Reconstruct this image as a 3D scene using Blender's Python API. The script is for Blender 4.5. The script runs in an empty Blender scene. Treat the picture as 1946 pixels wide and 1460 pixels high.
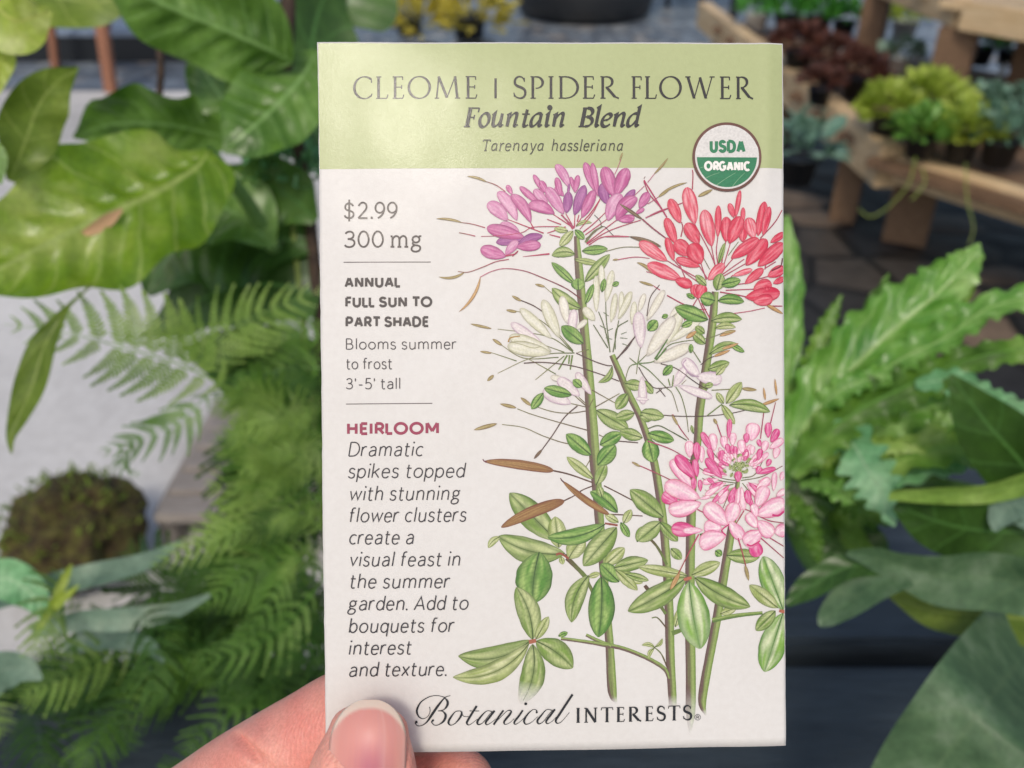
import bpy, bmesh, math, random
from mathutils import Vector, Matrix, noise
C = bpy.context.scene
COL = bpy.context.collection
R = math.radians
random.seed(7)

# ---------------------------------------------------------------- camera, light, exposure
PITCH = R(32)
RT = Vector((1, 0, 0)); FW = Vector((0, math.cos(PITCH), -math.sin(PITCH))); UP = Vector((0, math.sin(PITCH), math.cos(PITCH)))
EYE = FW * -0.159
FPX = 973 / math.tan(R(30))
cam_d = bpy.data.cameras.new('camera'); cam = bpy.data.objects.new('camera', cam_d); COL.objects.link(cam)
cam.location = EYE; cam.rotation_euler = (R(90) - PITCH, 0, 0)
cam_d.sensor_width = 36; cam_d.lens = 18 / math.tan(R(30)); cam_d.clip_start = 0.01; cam_d.clip_end = 200
cam_d.dof.use_dof = True; cam_d.dof.focus_distance = 0.1585; cam_d.dof.aperture_fstop = 18.5
C.camera = cam
SUN_EL, SUN_AZ = R(48.3), R(-9)           # behind the photographer, a little to the left
w = bpy.data.worlds.new('World'); C.world = w; w.use_nodes = True
nt = w.node_tree; bg = nt.nodes['Background']; sky = nt.nodes.new('ShaderNodeTexSky')
sky.sky_type = 'NISHITA'; sky.sun_disc = False; sky.sun_elevation = SUN_EL; sky.sun_rotation = math.pi + SUN_AZ * -1
sky.air_density = 1.0; sky.dust_density = 3.0; sky.ozone_density = 0.7
nt.links.new(sky.outputs[0], bg.inputs[0]); bg.inputs[1].default_value = 0.145
sd = bpy.data.lights.new('sun', 'SUN'); sun = bpy.data.objects.new('sun', sd); COL.objects.link(sun)
sd.energy = 1.5; sd.angle = R(10); sd.color = (1, .93, .82)
sv = Vector((math.sin(SUN_AZ) * math.cos(SUN_EL), -math.cos(SUN_AZ) * math.cos(SUN_EL), math.sin(SUN_EL)))
sun.rotation_euler = sv.to_track_quat('Z', 'Y').to_euler()
sun.location = sv * 5
vs = C.view_settings; C.display_settings.display_device = 'sRGB'
vs.view_transform = 'Standard'; vs.look = 'None'; vs.gamma = 1; vs.use_curve_mapping = False
vs.exposure = -0.13

# ---------------------------------------------------------------- helpers
def lin(c):
    if isinstance(c, str):
        c = [int(c[i:i + 2], 16) for i in (0, 2, 4)]
    return tuple(((v / 255) / 12.92 if v / 255 <= .04045 else ((v / 255 + .055) / 1.055) ** 2.4) for v in c[:3])
def mixc(a, b, t):
    return tuple(x + (y - x) * t for x, y in zip(a, b))
def ray(px, py):
    return FW + RT * ((px - 973) / FPX) + UP * ((730 - py) / FPX)
def at(px, py, d):
    'point seen at photo pixel (px,py), d metres in front of the lens'
    return EYE + ray(px, py) * d
def on_z(px, py, z):
    r = ray(px, py); return EYE + r * ((z - EYE.z) / r.z)
def put(o, parent=None):
    COL.objects.link(o)
    if parent is not None: o.parent = parent
    return o
def tag(o, label=None, cat=None, group=None, kind=None):
    if label: o['label'] = label
    if cat: o['category'] = cat
    if group: o['group'] = group
    if kind: o['kind'] = kind
    return o
def empty(name, loc=(0, 0, 0), rz=0):
    o = bpy.data.objects.new(name, None); o.location = loc; o.rotation_euler = (0, 0, rz); o.empty_display_size = .02
    return put(o)
def mesh(name, vs_, fs, mat, parent=None, smooth=True, cols=None, uvs=None):
    me = bpy.data.meshes.new(name); me.from_pydata([tuple(v) for v in vs_], [], fs); me.update()
    if cols is not None:
        a = me.color_attributes.new('Col', 'FLOAT_COLOR', 'POINT')
        a.data.foreach_set('color', [x for c in cols for x in (c[0], c[1], c[2], 1.0)])
    if uvs is not None:
        l = me.uv_layers.new(name='UVMap')
        buf = []
        for lp in me.loops: buf += list(uvs[lp.vertex_index])
        l.data.foreach_set('uv', buf)
    if smooth: me.polygons.foreach_set('use_smooth', [True] * len(me.polygons))
    for m in (mat if isinstance(mat, (list, tuple)) else [mat]): me.materials.append(m)
    o = bpy.data.objects.new(name, me)
    return put(o, parent)
def spline(pts, n):
    'Catmull-Rom through tuples of any length'
    P = [tuple(p) for p in pts]
    if len(P) == 2: return [tuple(a + (b - a) * i / n for a, b in zip(*P)) for i in range(n + 1)]
    Q = [tuple(2 * a - b for a, b in zip(P[0], P[1]))] + P + [tuple(2 * a - b for a, b in zip(P[-1], P[-2]))]
    m = len(P) - 1; out = []
    for i in range(n + 1):
        u = i / n * m; k = min(int(u), m - 1); t = u - k
        out.append(tuple(.5 * (2 * b + (c - a) * t + (2 * a - 5 * b + 4 * c - d) * t * t + (3 * b - a - 3 * c + d) * t ** 3)
                         for a, b, c, d in zip(*Q[k:k + 4])))
    return out
class NB:
    'small node-tree builder'
    def __init__(s, name):
        s.m = bpy.data.materials.new(name); s.m.use_nodes = True; s.t = s.m.node_tree
        s.b = s.t.nodes['Principled BSDF']; s.out = s.t.nodes['Material Output']
    def n(s, typ, **kw):
        x = s.t.nodes.new('ShaderNode' + typ)
        for k, v in kw.items():
            if k in x.inputs: s.set(x.inputs[k], v)
            else: setattr(x, k, v)
        return x
    def set(s, i, v):
        if isinstance(v, bpy.types.NodeSocket): s.t.links.new(v, i)
        else:
            if i.type == 'RGBA' and len(v) == 3: v = (*v, 1)
            i.default_value = v
    def p(s, **kw):
        for k, v in kw.items(): s.set(s.b.inputs[k.replace('_', ' ')], v)
    def ramp(s, fac, stops):
        r = s.t.nodes.new('ShaderNodeValToRGB'); e = r.color_ramp.elements
        while len(e) < len(stops): e.new(.5)
        for x, (pos, c) in zip(e, stops): x.position = pos; x.color = (*c, 1) if len(c) == 3 else c
        s.set(r.inputs[0], fac); return r.outputs[0]
    def mix(s, fac, a, b, typ='MIX'):
        x = s.t.nodes.new('ShaderNodeMix'); x.data_type = 'RGBA'; x.blend_type = typ
        s.set(x.inputs[0], fac); s.set(x.inputs[6], a); s.set(x.inputs[7], b); return x.outputs[2]
    def noise(s, scale, detail=3, rough=.55, vec=None, stretch=None, coord='Object'):
        if vec is None: vec = s.n('TexCoord').outputs[coord]
        if stretch: vec = s.n('Mapping', Vector=vec, Scale=stretch).outputs[0]
        return s.n('TexNoise', Vector=vec, Scale=scale, Detail=detail, Roughness=rough).outputs[0]
    def bump(s, h, strength, dist):
        x = s.n('Bump', Height=h, Strength=strength, Distance=dist); s.set(s.b.inputs['Normal'], x.outputs[0])

# ---------------------------------------------------------------- the packet
PW, PH = .08324, .127
PK_ROT = Matrix.Rotation(.0085, 3, 'Z') @ Matrix.Rotation(.025575, 3, 'Y') @ Matrix.Rotation(.015107, 3, 'X')
CAM3 = Matrix((RT, UP, -FW)).transposed()
PK_M = (CAM3 @ PK_ROT).to_4x4(); PK_M.translation = EYE + CAM3 @ Vector((.00767, -.0026, -.15908))
PK_I = PK_M.inverted()
packet = bpy.data.objects.new('seed_packet', None); packet.empty_display_size = .02
put(packet); packet.matrix_world = PK_M
tag(packet, 'pale green and white flower seed packet held upright between finger and thumb', 'seed packet')
E0 = PK_I @ EYE; D3 = PK_I.to_3x3()
def uv_of(px, py):
    'where the print at a photo pixel sits on the flat packet, metres from its centre'
    d = D3 @ ray(px, py); t = -E0.z / d.z; p = E0 + d * t
    return p.x, p.y
NU, NV = 150, 80
def bulge(u, v):
    'height of the faceted front sheet: bilinear between its grid points'
    x = min(max((u / PW + .5) * NU, 0), NU - 1e-6); y = min(max((v / PH + .5) * NV, 0), NV - 1e-6)
    i, j = int(x), int(y); x -= i; y -= j
    g = lambda a, b: GRIDZ[a][b]
    return (g(i, j) * (1 - x) + g(i + 1, j) * x) * (1 - y) + (g(i, j + 1) * (1 - x) + g(i + 1, j + 1) * x) * y
def bulge0(u, v):
    'the paper envelope is a little pillowed and rolls back at its right fold'
    x = min(abs(u) / (PW / 2), 1); y = min(abs(v) / (PH / 2), 1)
    z = .0007 * (1 - x ** 2.6) * (1 - y ** 4)
    e = u - (PW / 2 - .0045)
    if e > 0: z -= .00045 * (e / .0045) ** 2 * (.35 + .65 * min(max((v / PH + .5), 0), 1))
    z += .00019 * (.65 + .35 * math.sin(v * 260) * math.sin(v * 97 + 1)) * math.exp(-((u - (PW / 2 - .0030 - .0005 * math.sin(v * 80))) / .0012) ** 2) * min(max((v - .012) / .03, 0), 1)
    z -= .0005 * math.exp(-((u + .030) / .013) ** 2 - ((v + .056) / .016) ** 2)
    z += .00012 * noise.noise((u * 60, v * 60, 4)) + .00006 * noise.noise((u * 150, v * 130, 9))
    return z
GRIDZ = [[bulge0(PW * (i / NU - .5), PH * (j / NV - .5)) for j in range(NV + 1)] for i in range(NU + 1)]
def pk_front(u, v, lift=0): return (u, v, bulge(u, v) + lift)

def paper_mat(name, base, vcol=False, rough=.5, coat=.1):
    b = NB(name)
    tc = b.n('TexCoord').outputs['Object']
    fine = b.noise(5200, 2, .6, tc); mid = b.noise(900, 3, .6, tc); big = b.noise(45, 3, .5, tc)
    if vcol: col = b.n('Attribute', attribute_name='Col').outputs['Color']
    else: col = base
    grain = b.ramp(mid, [(.3, (.955, .95, .945)), (.7, (1, 1, 1))])
    stain = b.ramp(big, [(.3, (.97, .965, .955)), (.65, (1, 1, 1))])
    c = b.mix(1, b.mix(1, col, grain, 'MULTIPLY'), stain, 'MULTIPLY')
    if vcol:
        st = b.noise(2600, 2, .6, tc)
        c = b.mix(1, c, b.ramp(st, [(.3, (.86, .86, .86)), (.7, (1.06, 1.06, 1.06))]), 'MULTIPLY')
    b.p(Base_Color=c, Roughness=rough)
    b.set(b.b.inputs['Specular IOR Level'], .35)
    b.p(Coat_Weight=coat, Coat_Roughness=.11)
    m1 = b.n('Math', operation='MULTIPLY_ADD'); b.set(m1.inputs[0], fine); m1.inputs[1].default_value = .55; b.set(m1.inputs[2], mid)
    b.bump(m1.outputs[0], .55, .00006)
    cb = b.n('Bump', Height=b.noise(2700, 3, .75, tc), Strength=.4, Distance=.00005); b.set(b.b.inputs['Coat Normal'], cb.outputs[0])
    return b.m
PAPER = lin('dedbd7'); GREENBAND = lin('b1ba87')
M_PAPER = paper_mat('packet_paper', PAPER, rough=.5, coat=.12)
M_BAND = paper_mat('packet_green_ink', GREENBAND, rough=.5, coat=.21)
M_INK = paper_mat('printed_colour', None, True, rough=.5, coat=.24)

def build_packet():
    nu, nv = NU, NV; vs_ = []; fs = []; T = .0011
    us = [-PW / 2 + PW * i / nu for i in range(nu + 1)]; vv = [-PH / 2 + PH * j / nv for j in range(nv + 1)]
    rnd = [random.uniform(-1, 1) for _ in range(400)]
    def wob(i, j):
        du = dv = 0
        if j == nv: dv = .00004 * math.sin(i * .13) + .00002 * rnd[i]
        if j == 0: dv = .00003 * math.sin(i * .11 + 1)
        if i == 0: du = .00003 * math.sin(j * .21) + .00005 * rnd[100 + j]
        if i == nu: du = .00003 * math.sin(j * .17 + 2) + .00003 * rnd[200 + j]
        return du, dv
    for side in (0, 1):
        for j in range(nv + 1):
            for i in range(nu + 1):
                du, dv = wob(i, j); u, v = us[i] + du, vv[j] + dv
                z = bulge(us[i], vv[j])
                if side: z = min(z, 0) * 1.0 - .00035 - .0008 * (1 - (2 * us[i] / PW) ** 2) * (1 - (2 * vv[j] / PH) ** 2)
                vs_.append((u, v, z))
    N = (nu + 1) * (nv + 1); ix = lambda s, i, j: s * N + j * (nu + 1) + i
    for j in range(nv):
        for i in range(nu):
            fs.append((ix(0, i, j), ix(0, i + 1, j), ix(0, i + 1, j + 1), ix(0, i, j + 1)))
            fs.append((ix(1, i, j + 1), ix(1, i + 1, j + 1), ix(1, i + 1, j), ix(1, i, j)))
    for j in range(nv):
        fs.append((ix(1, 0, j), ix(0, 0, j), ix(0, 0, j + 1), ix(1, 0, j + 1)))
        fs.append((ix(0, nu, j), ix(1, nu, j), ix(1, nu, j + 1), ix(0, nu, j + 1)))
    for i in range(nu):
        fs.append((ix(0, i, 0), ix(1, i, 0), ix(1, i + 1, 0), ix(0, i + 1, 0)))
        fs.append((ix(1, i, nv), ix(0, i, nv), ix(0, i + 1, nv), ix(1, i + 1, nv)))
    mesh('envelope', vs_, fs, M_PAPER, packet)
    # green heading band, printed 12 micrometres proud, stops just inside the paper's edge
    v0 = uv_of(1000, 321)[1]; vs_ = []; fs = []; n2 = 30
    for j in range(n2 + 1):
        for i in range(nu + 1):
            u = us[i]; u = max(min(u, PW / 2 - .00016), -PW / 2 + .00014)
            du, dv = wob(i, nv) if j == n2 else (0, 0)
            v = v0 + (PH / 2 - .00022 - v0) * j / n2 + dv
            vs_.append(pk_front(u, v, .00003))
    for j in range(n2):
        for i in range(nu): k = j * (nu + 1) + i; fs.append((k, k + 1, k + nu + 2, k + nu + 1))
    mesh('heading_band', vs_, fs, M_BAND, packet)
build_packet()

# ---------------------------------------------------------------- print: ribbons, petals, leaves
class Art:
    'flat ink shapes drawn in the coordinates of the photographed print and laid on the packet'
    lay = 0
    def __init__(s, base=.00006): s.v = []; s.f = []; s.c = []; s.k = 0; s.base = base; s.tr = (0, 0, 1)
    def reg(s, x, y, k): s.tr = (x, y, k)
    def px(s, p): return s.tr[0] + p[0] * s.tr[2], s.tr[1] + p[1] * s.tr[2]
    def grid(s, rows, cols_):
        'rows of px points, rows of colours'
        s.k += 1; z = s.base + s.k * 7e-7; b = len(s.v); n = len(rows[0])
        for r, cr in zip(rows, cols_):
            for p, c in zip(r, cr):
                u, v = uv_of(*p)
                u = max(-PW / 2 + .0002, min(PW / 2 - .0002, u)); v = max(-PH / 2 + .0002, v)
                s.v.append(pk_front(u, v, z)); s.c.append(c)
        for j in range(len(rows) - 1):
            for i in range(n - 1):
                a = b + j * n + i; s.f.append((a, a + 1, a + n + 1, a + n))
    def ribbon(s, P, W, col, closed=False, endcut=None, col2=None, lim=None):
        'P px points, W widths, mitred'
        n = len(P); rows = []; cc = []
        for i in range(n):
            a = P[i - 1] if i > 0 or closed else None; b = P[i]; c = P[(i + 1) % n] if i < n - 1 or closed else None
            def nrm(p, q):
                dx, dy = q[0] - p[0], q[1] - p[1]; l = math.hypot(dx, dy) or 1e-9; return -dy / l, dx / l
            if a is None: nx, ny = nrm(b, c); m = 1
            elif c is None: nx, ny = nrm(a, b); m = 1
            else:
                n1 = nrm(a, b); n2 = nrm(b, c); nx, ny = n1[0] + n2[0], n1[1] + n2[1]; l = math.hypot(nx, ny)
                if l < .3: nx, ny = n1; m = 1
                else: nx, ny = nx / l, ny / l; m = min(1 / max(nx * n1[0] + ny * n1[1], .2), 3.2)
            h = W[i] / 2 * m
            L = [b[0] + nx * h, b[1] + ny * h]; Rr = [b[0] - nx * h, b[1] - ny * h]
            if endcut and (a is None or c is None):
                dy = -nx; dx = ny                      # stroke direction
                k = endcut(b, dx, dy)
                if k is not None:
                    for q in (L, Rr):
                        t = (k - q[1]) / dy if abs(dy) > .2 else 0
                        q[0] += dx * t; q[1] += dy * t
            if lim:
                for q in (L, Rr): q[1] = min(max(q[1], lim[0]), lim[1])
            rows.append([tuple(L), tuple(Rr)])
            t = i / max(n - 1, 1); cx = col if col2 is None else mixc(col, col2, t); cc.append([cx, cx])
        if closed: rows.append(rows[0]); cc.append(cc[0])
        s.grid(rows, cc)
    def st(s, pts, w0=7, w1=None, col='b0405f', col2=None):
        'tapering stroke through region points'
        k = s.tr[2]; P = [s.px(p) for p in pts]; n = max(6, 7 * (len(P) - 1))
        Q = spline(P, n) if len(P) > 2 else spline(P, 5); n = len(Q) - 1; w1 = w0 if w1 is None else w1
        Wd = [(w0 + (w1 - w0) * i / n) * k * (1 + .22 * noise.noise((Q[i][0] * .13, Q[i][1] * .13, 3))) for i in range(n + 1)]
        s.ribbon(Q, Wd, lin(col), col2=lin(col2) if col2 else None)
    def blade(s, bx, by, tx, ty, wd, sty, bend=0., fade=0):
        'a petal, leaf, pod or anther from its base to its tip'
        edge, mid, lite, pe, hatch, rib = STY[sty]
        if not rib: wd *= .84 if sty[0] == 'w' else .94
        B = s.px((bx, by)); T = s.px((tx, ty)); k = s.tr[2]
        L = math.hypot(T[0] - B[0], T[1] - B[1]); ax = ((T[0] - B[0]) / L, (T[1] - B[1]) / L); nx, ny = -ax[1], ax[0]
        nt_, ns = (26, 12) if wd * k > 8 else (12, 6)
        e0, e1 = pe; tm = e0 / (e0 + e1); mx = tm ** e0 * (1 - tm) ** e1; sd_ = random.uniform(0, 99)
        rows = []; cc = []
        for i in range(nt_ + 1):
            t = i / nt_; tt = min(max(t, .004), .996)
            h = wd * k / 2 * (tt ** e0 * (1 - tt) ** e1 / mx); off = 4 * bend * t * (1 - t) * L
            r = []; cr = []
            for j in range(ns + 1):
                q = j / ns * 2 - 1
                if rib: q = math.copysign(abs(q) ** .8, q)
                jig = 1 + .05 * noise.noise((t * 7 + sd_, q * 2, 1))
                x = B[0] + ax[0] * L * t + nx * (off + h * q * jig); y = B[1] + ax[1] * L * t + ny * (off + h * q * jig)
                n1 = noise.noise((q * 4.2 + sd_, t * 2.2, sd_)); n2 = noise.noise((q * 13 + sd_, t * 3, sd_ + 9))
                aq = abs(q)
                c = mixc(mid, lite, max(0, min(1, .45 + 1.1 * n1 + .6 * n2 - .55 * (aq - .35) + (.25 if rib and q > 0 else 0))))
                if hatch:
                    hv = math.sin((t * 1.0 - aq * .22) * L * hatch + sd_)
                    c = mixc(c, edge, max(0, .30 * hv + .12 * n2))
                de = max(0, (aq - .5) / .5) ** 1.5; de = max(de, max(0, (t - .88) / .12) * .6, max(0, (.16 - t) / .16) * .75)
                c = mixc(c, edge, min(1, de * (.75 + .5 * n2)))
                if rib and aq < .1: c = mixc(edge, c, .25)
                if fade: c = mixc(c, PAPER, max(0, min(1, (t - fade) / (1 - fade + 1e-6))) ** .8)
                r.append((x, y)); cr.append(tuple(max(0, z) for z in c))
            rows.append(r); cc.append(cr)
        s.grid(rows, cc)
        if rib:
            P = []
            for i in range(15):
                t = i / 14 * .94; off = 4 * bend * t * (1 - t) * L
                P.append((B[0] + ax[0] * L * t + nx * off, B[1] + ax[1] * L * t + ny * off))
            s.ribbon(P, [1.7 * (1 - .8 * i / 14) + .25 for i in range(15)], mixc(edge, (.02, .02, .01), .35), col2=mixc(edge, mid, .4))
    def many(s, txt, sty):
        for q in txt.split(';'):
            v = [float(z) for z in q.split(',')]
            s.blade(*v[:5], sty, *(v[5:]))
    def strokes(s, txt, w0, w1, col, col2=None):
        for q in txt.split(';'):
            v = [float(z) for z in q.replace(' ', ',').split(',')]
            s.st(list(zip(v[::2], v[1::2])), w0, w1, col, col2)
    def stem(s, pts, left='6d5450', right='7f9a4c', fade=0):
        Q = spline(pts, 60); n = len(Q) - 1; rows = []; cc = []; l, r = lin(left), lin(right); lt = lin('b3bd7c'); sd_ = random.uniform(0, 50)
        for i, q in enumerate(Q):
            a = Q[max(i - 1, 0)]; b = Q[min(i + 1, n)]; dx, dy = b[0] - a[0], b[1] - a[1]; L = math.hypot(dx, dy); nx, ny = dy / L, -dx / L
            row = []; cr = []; t = i / n
            for j in range(9):
                x = j / 8 * 2 - 1; jig = .35 * noise.noise((i * .9, sd_, x))
                row.append((q[0] + nx * x * (q[2] / 2 + jig), q[1] + ny * x * (q[2] / 2 + jig)))
                nn = noise.noise((x * 3 + sd_, i * .12, sd_)) * .5 + noise.noise((x * 8, i * .3, sd_)) * .4
                c = mixc(l, r, max(0, min(1, (x + .25 + nn * .9) * 1.3 + .3)))
                c = mixc(c, lt, max(0, .55 - abs(x - .35) * 1.4 + nn * .5)); c = mixc(c, (.05, .06, .02), max(0, abs(x) - .78) * 1.7)
                if fade: c = mixc(c, PAPER, max(0, min(1, (t - fade) / (1 - fade))) ** .75)
                cr.append(c)
            rows.append(row); cc.append(cr)
        s.grid(rows, cc)
    def build(s, name, parent, mat=None):
        return mesh(name, s.v, s.f, mat or M_INK, parent, smooth=True, cols=s.c)
def S_(e, m, l, pe, hatch=0, rib=False): return (lin(e), lin(m), lin(l), pe, hatch, rib)
STY = {
 'pu': S_('8a366c', 'bb558f', 'd992b8', (.75, .5)), 'pd': S_('6d2f6c', '96498c', 'b573a6', (.75, .6)), 'pl': S_('a0487e', 'cc7fab', 'e2b3cb', (.7, .45)),
 're': S_('ae1c3a', 'd5304f', 'ea8490', (.72, .5)), 'rl': S_('c02a48', 'da4a62', 'f2b0b6', (.72, .5)),
 'pk': S_('c8246c', 'ecb2ca', 'f6e6e6', (.75, .42)), 'pq': S_('b81e62', 'd64286', 'eaa0bf', (.75, .45)),
 'wh': S_('8f8280', 'ded9c6', 'ece8dc', (.72, .5)), 'wy': S_('8f8c68', 'd8d6bc', 'e8e5d8', (.72, .5)), 'wp': S_('a67c9e', 'dfd2d2', 'eee6e2', (.72, .45)),
 'g': S_('465e2c', '7f9d47', 'c2cb90', (.75, .72), 1.15, True), 'd': S_('2e4e26', '5a8f36', 'a8c470', (.75, .7), 1.0, True), 'y': S_('5f703a', 'a0b062', 'd6d9a8', (.75, .72), 1.2, True),
 'b': S_('4c7a34', '86b04c', 'dbe2bb', (.75, .66), 1.3, True), 'po': S_('6f3430', '8a6038', 'b08e58', (.4, .55), .6), 'an': S_('6b4a2e', '93814f', 'b8a878', (.6, .7)),
 'ao': S_('7c5030', 'b48a58', 'd2ae7c', (.6, .7)), 'ad': S_('4e3a34', '6d5446', '8d7a5c', (.6, .7)),
}
Z1 = (820, 300, .21921); Z2 = (1150, 320, .21916); Z3 = (880, 500, .27397); Z4 = (1140, 540, .21924); Z5 = (1200, 760, .24651)
Z6 = (860, 840, .18499); Z7 = (860, 1060, .20552); Z8 = (1150, 1020, .24665); ZP = (1050, 280, .1301)
RD, GR, DK = 'b23c5c', '6a8040', '5d4238'

a = Art()                                       # stems, leaves and pods
a.stem([(1095, 450, 10), (1100, 520, 16), (1111, 640, 17), (1118, 720, 19), (1126, 830, 21), (1133, 920, 19), (1140, 1010, 17), (1149, 1120, 15), (1158, 1230, 16), (1163, 1312, 17), (1171, 1336, 3)], fade=.93)
a.stem([(1358, 555, 13), (1352, 620, 16), (1340, 700, 16), (1328, 780, 17), (1324, 840, 15), (1315, 900, 17), (1312, 980, 18), (1310, 1080, 18), (1310, 1180, 19), (1312, 1280, 19), (1312, 1350, 18), (1311, 1396, 3)], fade=.86)
a.stem([(1162, 675, 11), (1175, 705, 12), (1192, 745, 13), (1216, 795, 13), (1240, 870, 15), (1255, 960, 16), (1264, 1050, 16), (1270, 1150, 17), (1273, 1250, 17), (1277, 1320, 16), (1278, 1345, 14)], fade=.9)
a.stem([(1401, 915, 8), (1396, 955, 12), (1385, 1030, 16), (1375, 1090, 17), (1360, 1180, 17), (1345, 1260, 17), (1334, 1330, 16), (1341, 1360, 2)], fade=.93)
a.reg(*Z8)
a.stem([(*a.px(p), w_) for p, w_ in (((-150, 750), 6), ((0, 820), 8), ((150, 860), 8), ((320, 930), 8), ((450, 1010), 8), ((488, 1090), 5))])
a.stem([(*a.px(p), w_) for p, w_ in (((820, 640), 9), ((1000, 605), 8), ((1210, 585), 6))], '5e7a3c')
a.strokes('300,370 390,480 462,590', 30, 22, DK, GR); a.strokes('510,740 600,708', 40, 30, GR); a.strokes('330,0 400,80 470,210', 20, 20, DK, GR)
a.strokes('470,700 400,620 355,620;475,1000 430,900 380,850', 12, 8, DK, GR)
a.reg(*Z7); a.stem([(*a.px(p), w_) for p, w_ in (((1000, 738), 6), ((1250, 772), 7), ((1420, 802), 8), ((1460, 815), 8))]); a.strokes('1050,0 1210,160 1310,345', 32, 32, DK, GR)
a.reg(*Z6); a.strokes('1150,1150 1370,1380', 34, 40, DK, GR); a.strokes('1440,415 1200,330 1030,290', 14, 16, DK); a.strokes('1440,445 1330,490 1250,545 1140,600', 11, 14, DK)
a.strokes('1550,445 1700,520 1946,650', 13, 12, DK); a.strokes('1600,738 1780,745 1946,755', 14, 10, DK)
a.many('1060,1000,585,520,270', 'g'); a.many('1090,1080,1050,760,190', 'y')
a.many('1140,600,500,870,130,.03', 'po'); a.many('1150,1140,470,965,260,-.09', 'g'); a.many('490,965,365,1080,75,.1', 'y')
a.many('1190,1190,1350,985,190,-.05', 'y'); a.many('1130,950,1330,960,90', 'd'); a.many('1110,1170,1130,1250,60', 'y')
a.many('1560,840,975,975,175,-.09;1690,720,1410,505,150,.08', 'd'); a.many('1680,870,1340,1265,230', 'g'); a.many('1700,820,1560,740,80;1750,830,1830,690,90;1560,1260,1760,1080,140', 'y')
a.many('1720,820,1810,970,80', 'd'); a.many('1650,1310,1946,1190,150', 'g'); a.many('1660,1320,1946,1440,110', 'y')
a.strokes('1560,830 1690,850', 20, 20, '8e4a3c'); a.strokes('1060,1150 1110,1140 1190,1190', 26, 20, '96503f')
a.many('1030,290,330,195,105,.02', 'po'); a.strokes('350,205 322,190 312,172', 16, 8, '6d3040'); a.many('1600,738,1130,400,75,-.03', 'po'); a.strokes('1140,410 1115,385 1105,365', 14, 8, '5a2e38')
a.many('1440,375,1170,150,105;', 'y') if 0 else a.many('1440,375,1170,150,105', 'y')
a.many('1470,440,1570,220,115;1530,560,1490,440,80;1890,1020,1946,860,90', 'g')
a.reg(*Z7)
a.many('800,-60,740,412,340,.04', 'd'); a.many('740,745,590,265,215,.08;720,755,55,905,225,-.13;740,790,632,1345,225,-.1,.62', 'g'); a.many('705,785,5,1103,190,-.14', 'y')
a.many('770,760,1110,1010,235,-.06', 'g'); a.many('768,745,885,535,95', 'y'); a.many('975,715,1062,682,50', 'd'); a.many('1255,155,1095,588,175,.1', 'g'); a.many('1250,170,1360,135,55', 'y')
a.many('1370,170,1345,725,245,-.03', 'd'); a.many('1535,215,1365,50,150', 'd'); a.strokes('705,770 770,755', 40, 34, 'a8644c')
a.reg(*Z8)
a.many('60,235,325,175,105', 'g'); a.many('75,250,245,405,80', 'y'); a.many('150,280,330,330,60', 'g'); a.many('630,295,245,225,85;660,290,880,195,100;880,590,1010,540,65;535,690,575,540,60', 'y')
a.many('620,310,172,568,175,-.03;685,310,1112,537,160,.05', 'g'); a.many('640,340,728,857,250,.02', 'b'); a.many('1372,565,1215,150,190;1370,590,1225,1038,215', 'b')
a.many('1330,548,1108,370,110', 'y'); a.many('1310,570,1158,720,110', 'g'); a.many('500,85,582,168,75', 'g'); a.many('930,140,1185,155,115', 'g')
a.many('380,850,278,828,34,.15;380,842,437,778,30,.15;375,852,332,932,34,.15', 'y'); a.strokes('600,325 660,310;1340,570 1385,580', 24, 24, 'b06a52')
a.reg(*Z5)
a.many('240,900,-15,690,150', 'g'); a.many('220,935,45,1083,130;215,940,350,1085,90', 'g'); a.many('120,300,162,478,135', 'd')
a.reg(*Z1)
a.many('1240,840,1040,850,95,.12', 'g'); a.many('1225,640,1108,770,80;1180,640,1060,620,55;1235,885,1455,925,55', 'y'); a.many('1240,630,1320,712,64;1300,815,1522,795,85', 'd')
a.many('1325,1080,1540,842,95', 'g'); a.many('1240,1100,1038,912,75', 'd'); a.many('1268,1152,1265,1050,120', 'd'); a.many('1290,1310,1042,1135,120,-.08', 'g'); a.many('1330,1270,1400,1100,60', 'd')
a.many('1250,600,1385,570,36,-.15', 'y'); a.strokes('1330,740 1400,650 1480,600', 22, 12, '70794f')
a.reg(*Z3)
a.many('920,1020,1142,1150,115', 'g'); a.many('945,1260,1095,1178,95', 'd'); a.many('1240,1210,1082,1165,85', 'g'); a.many('885,1330,713,1185,105;930,1400,1052,1262,115', 'd'); 
a.many('1030,715,935,828,46,-.2', 'g'); a.many('1120,835,1240,855,80;1240,815,1312,905,60;1135,905,1058,1012,82;1185,1040,1055,1072,78;1220,1060,1320,1050,95', 'g')
a.many('830,560,680,440,100;750,915,560,868,80;555,900,473,1012,66;958,205,978,112,42;1030,160,1077,138,36;820,860,760,810,60', 'd')
a.reg(*Z4)
a.many('960,320,1224,306,95,-.08', 'g'); a.many('990,385,1170,375,60,-.1', 'y'); a.many('940,610,1190,522,75,-.1', 'g'); a.many('1120,520,1246,590,50', 'd'); a.many('930,740,1116,680,90', 'g'); a.many('900,885,975,868,52', 'g'); a.many('1000,790,1080,700,60', 'y')
a.many('930,310,645,205,135;700,370,795,330,60;410,405,490,318,95;530,290,584,272,42;540,790,620,705,70', 'd'); a.many('905,520,800,430,85;900,430,820,370,70', 'g'); a.many('780,600,782,520,44', 'd')
a.many('345,1110,548,1148,105', 'g'); a.many('410,1290,634,1352,105', 'd'); a.many('803,1295,783,1220,30', 'g'); a.strokes('410,1250 500,1225 600,1270 745,1352', 9, 9, '5a6640')
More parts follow.
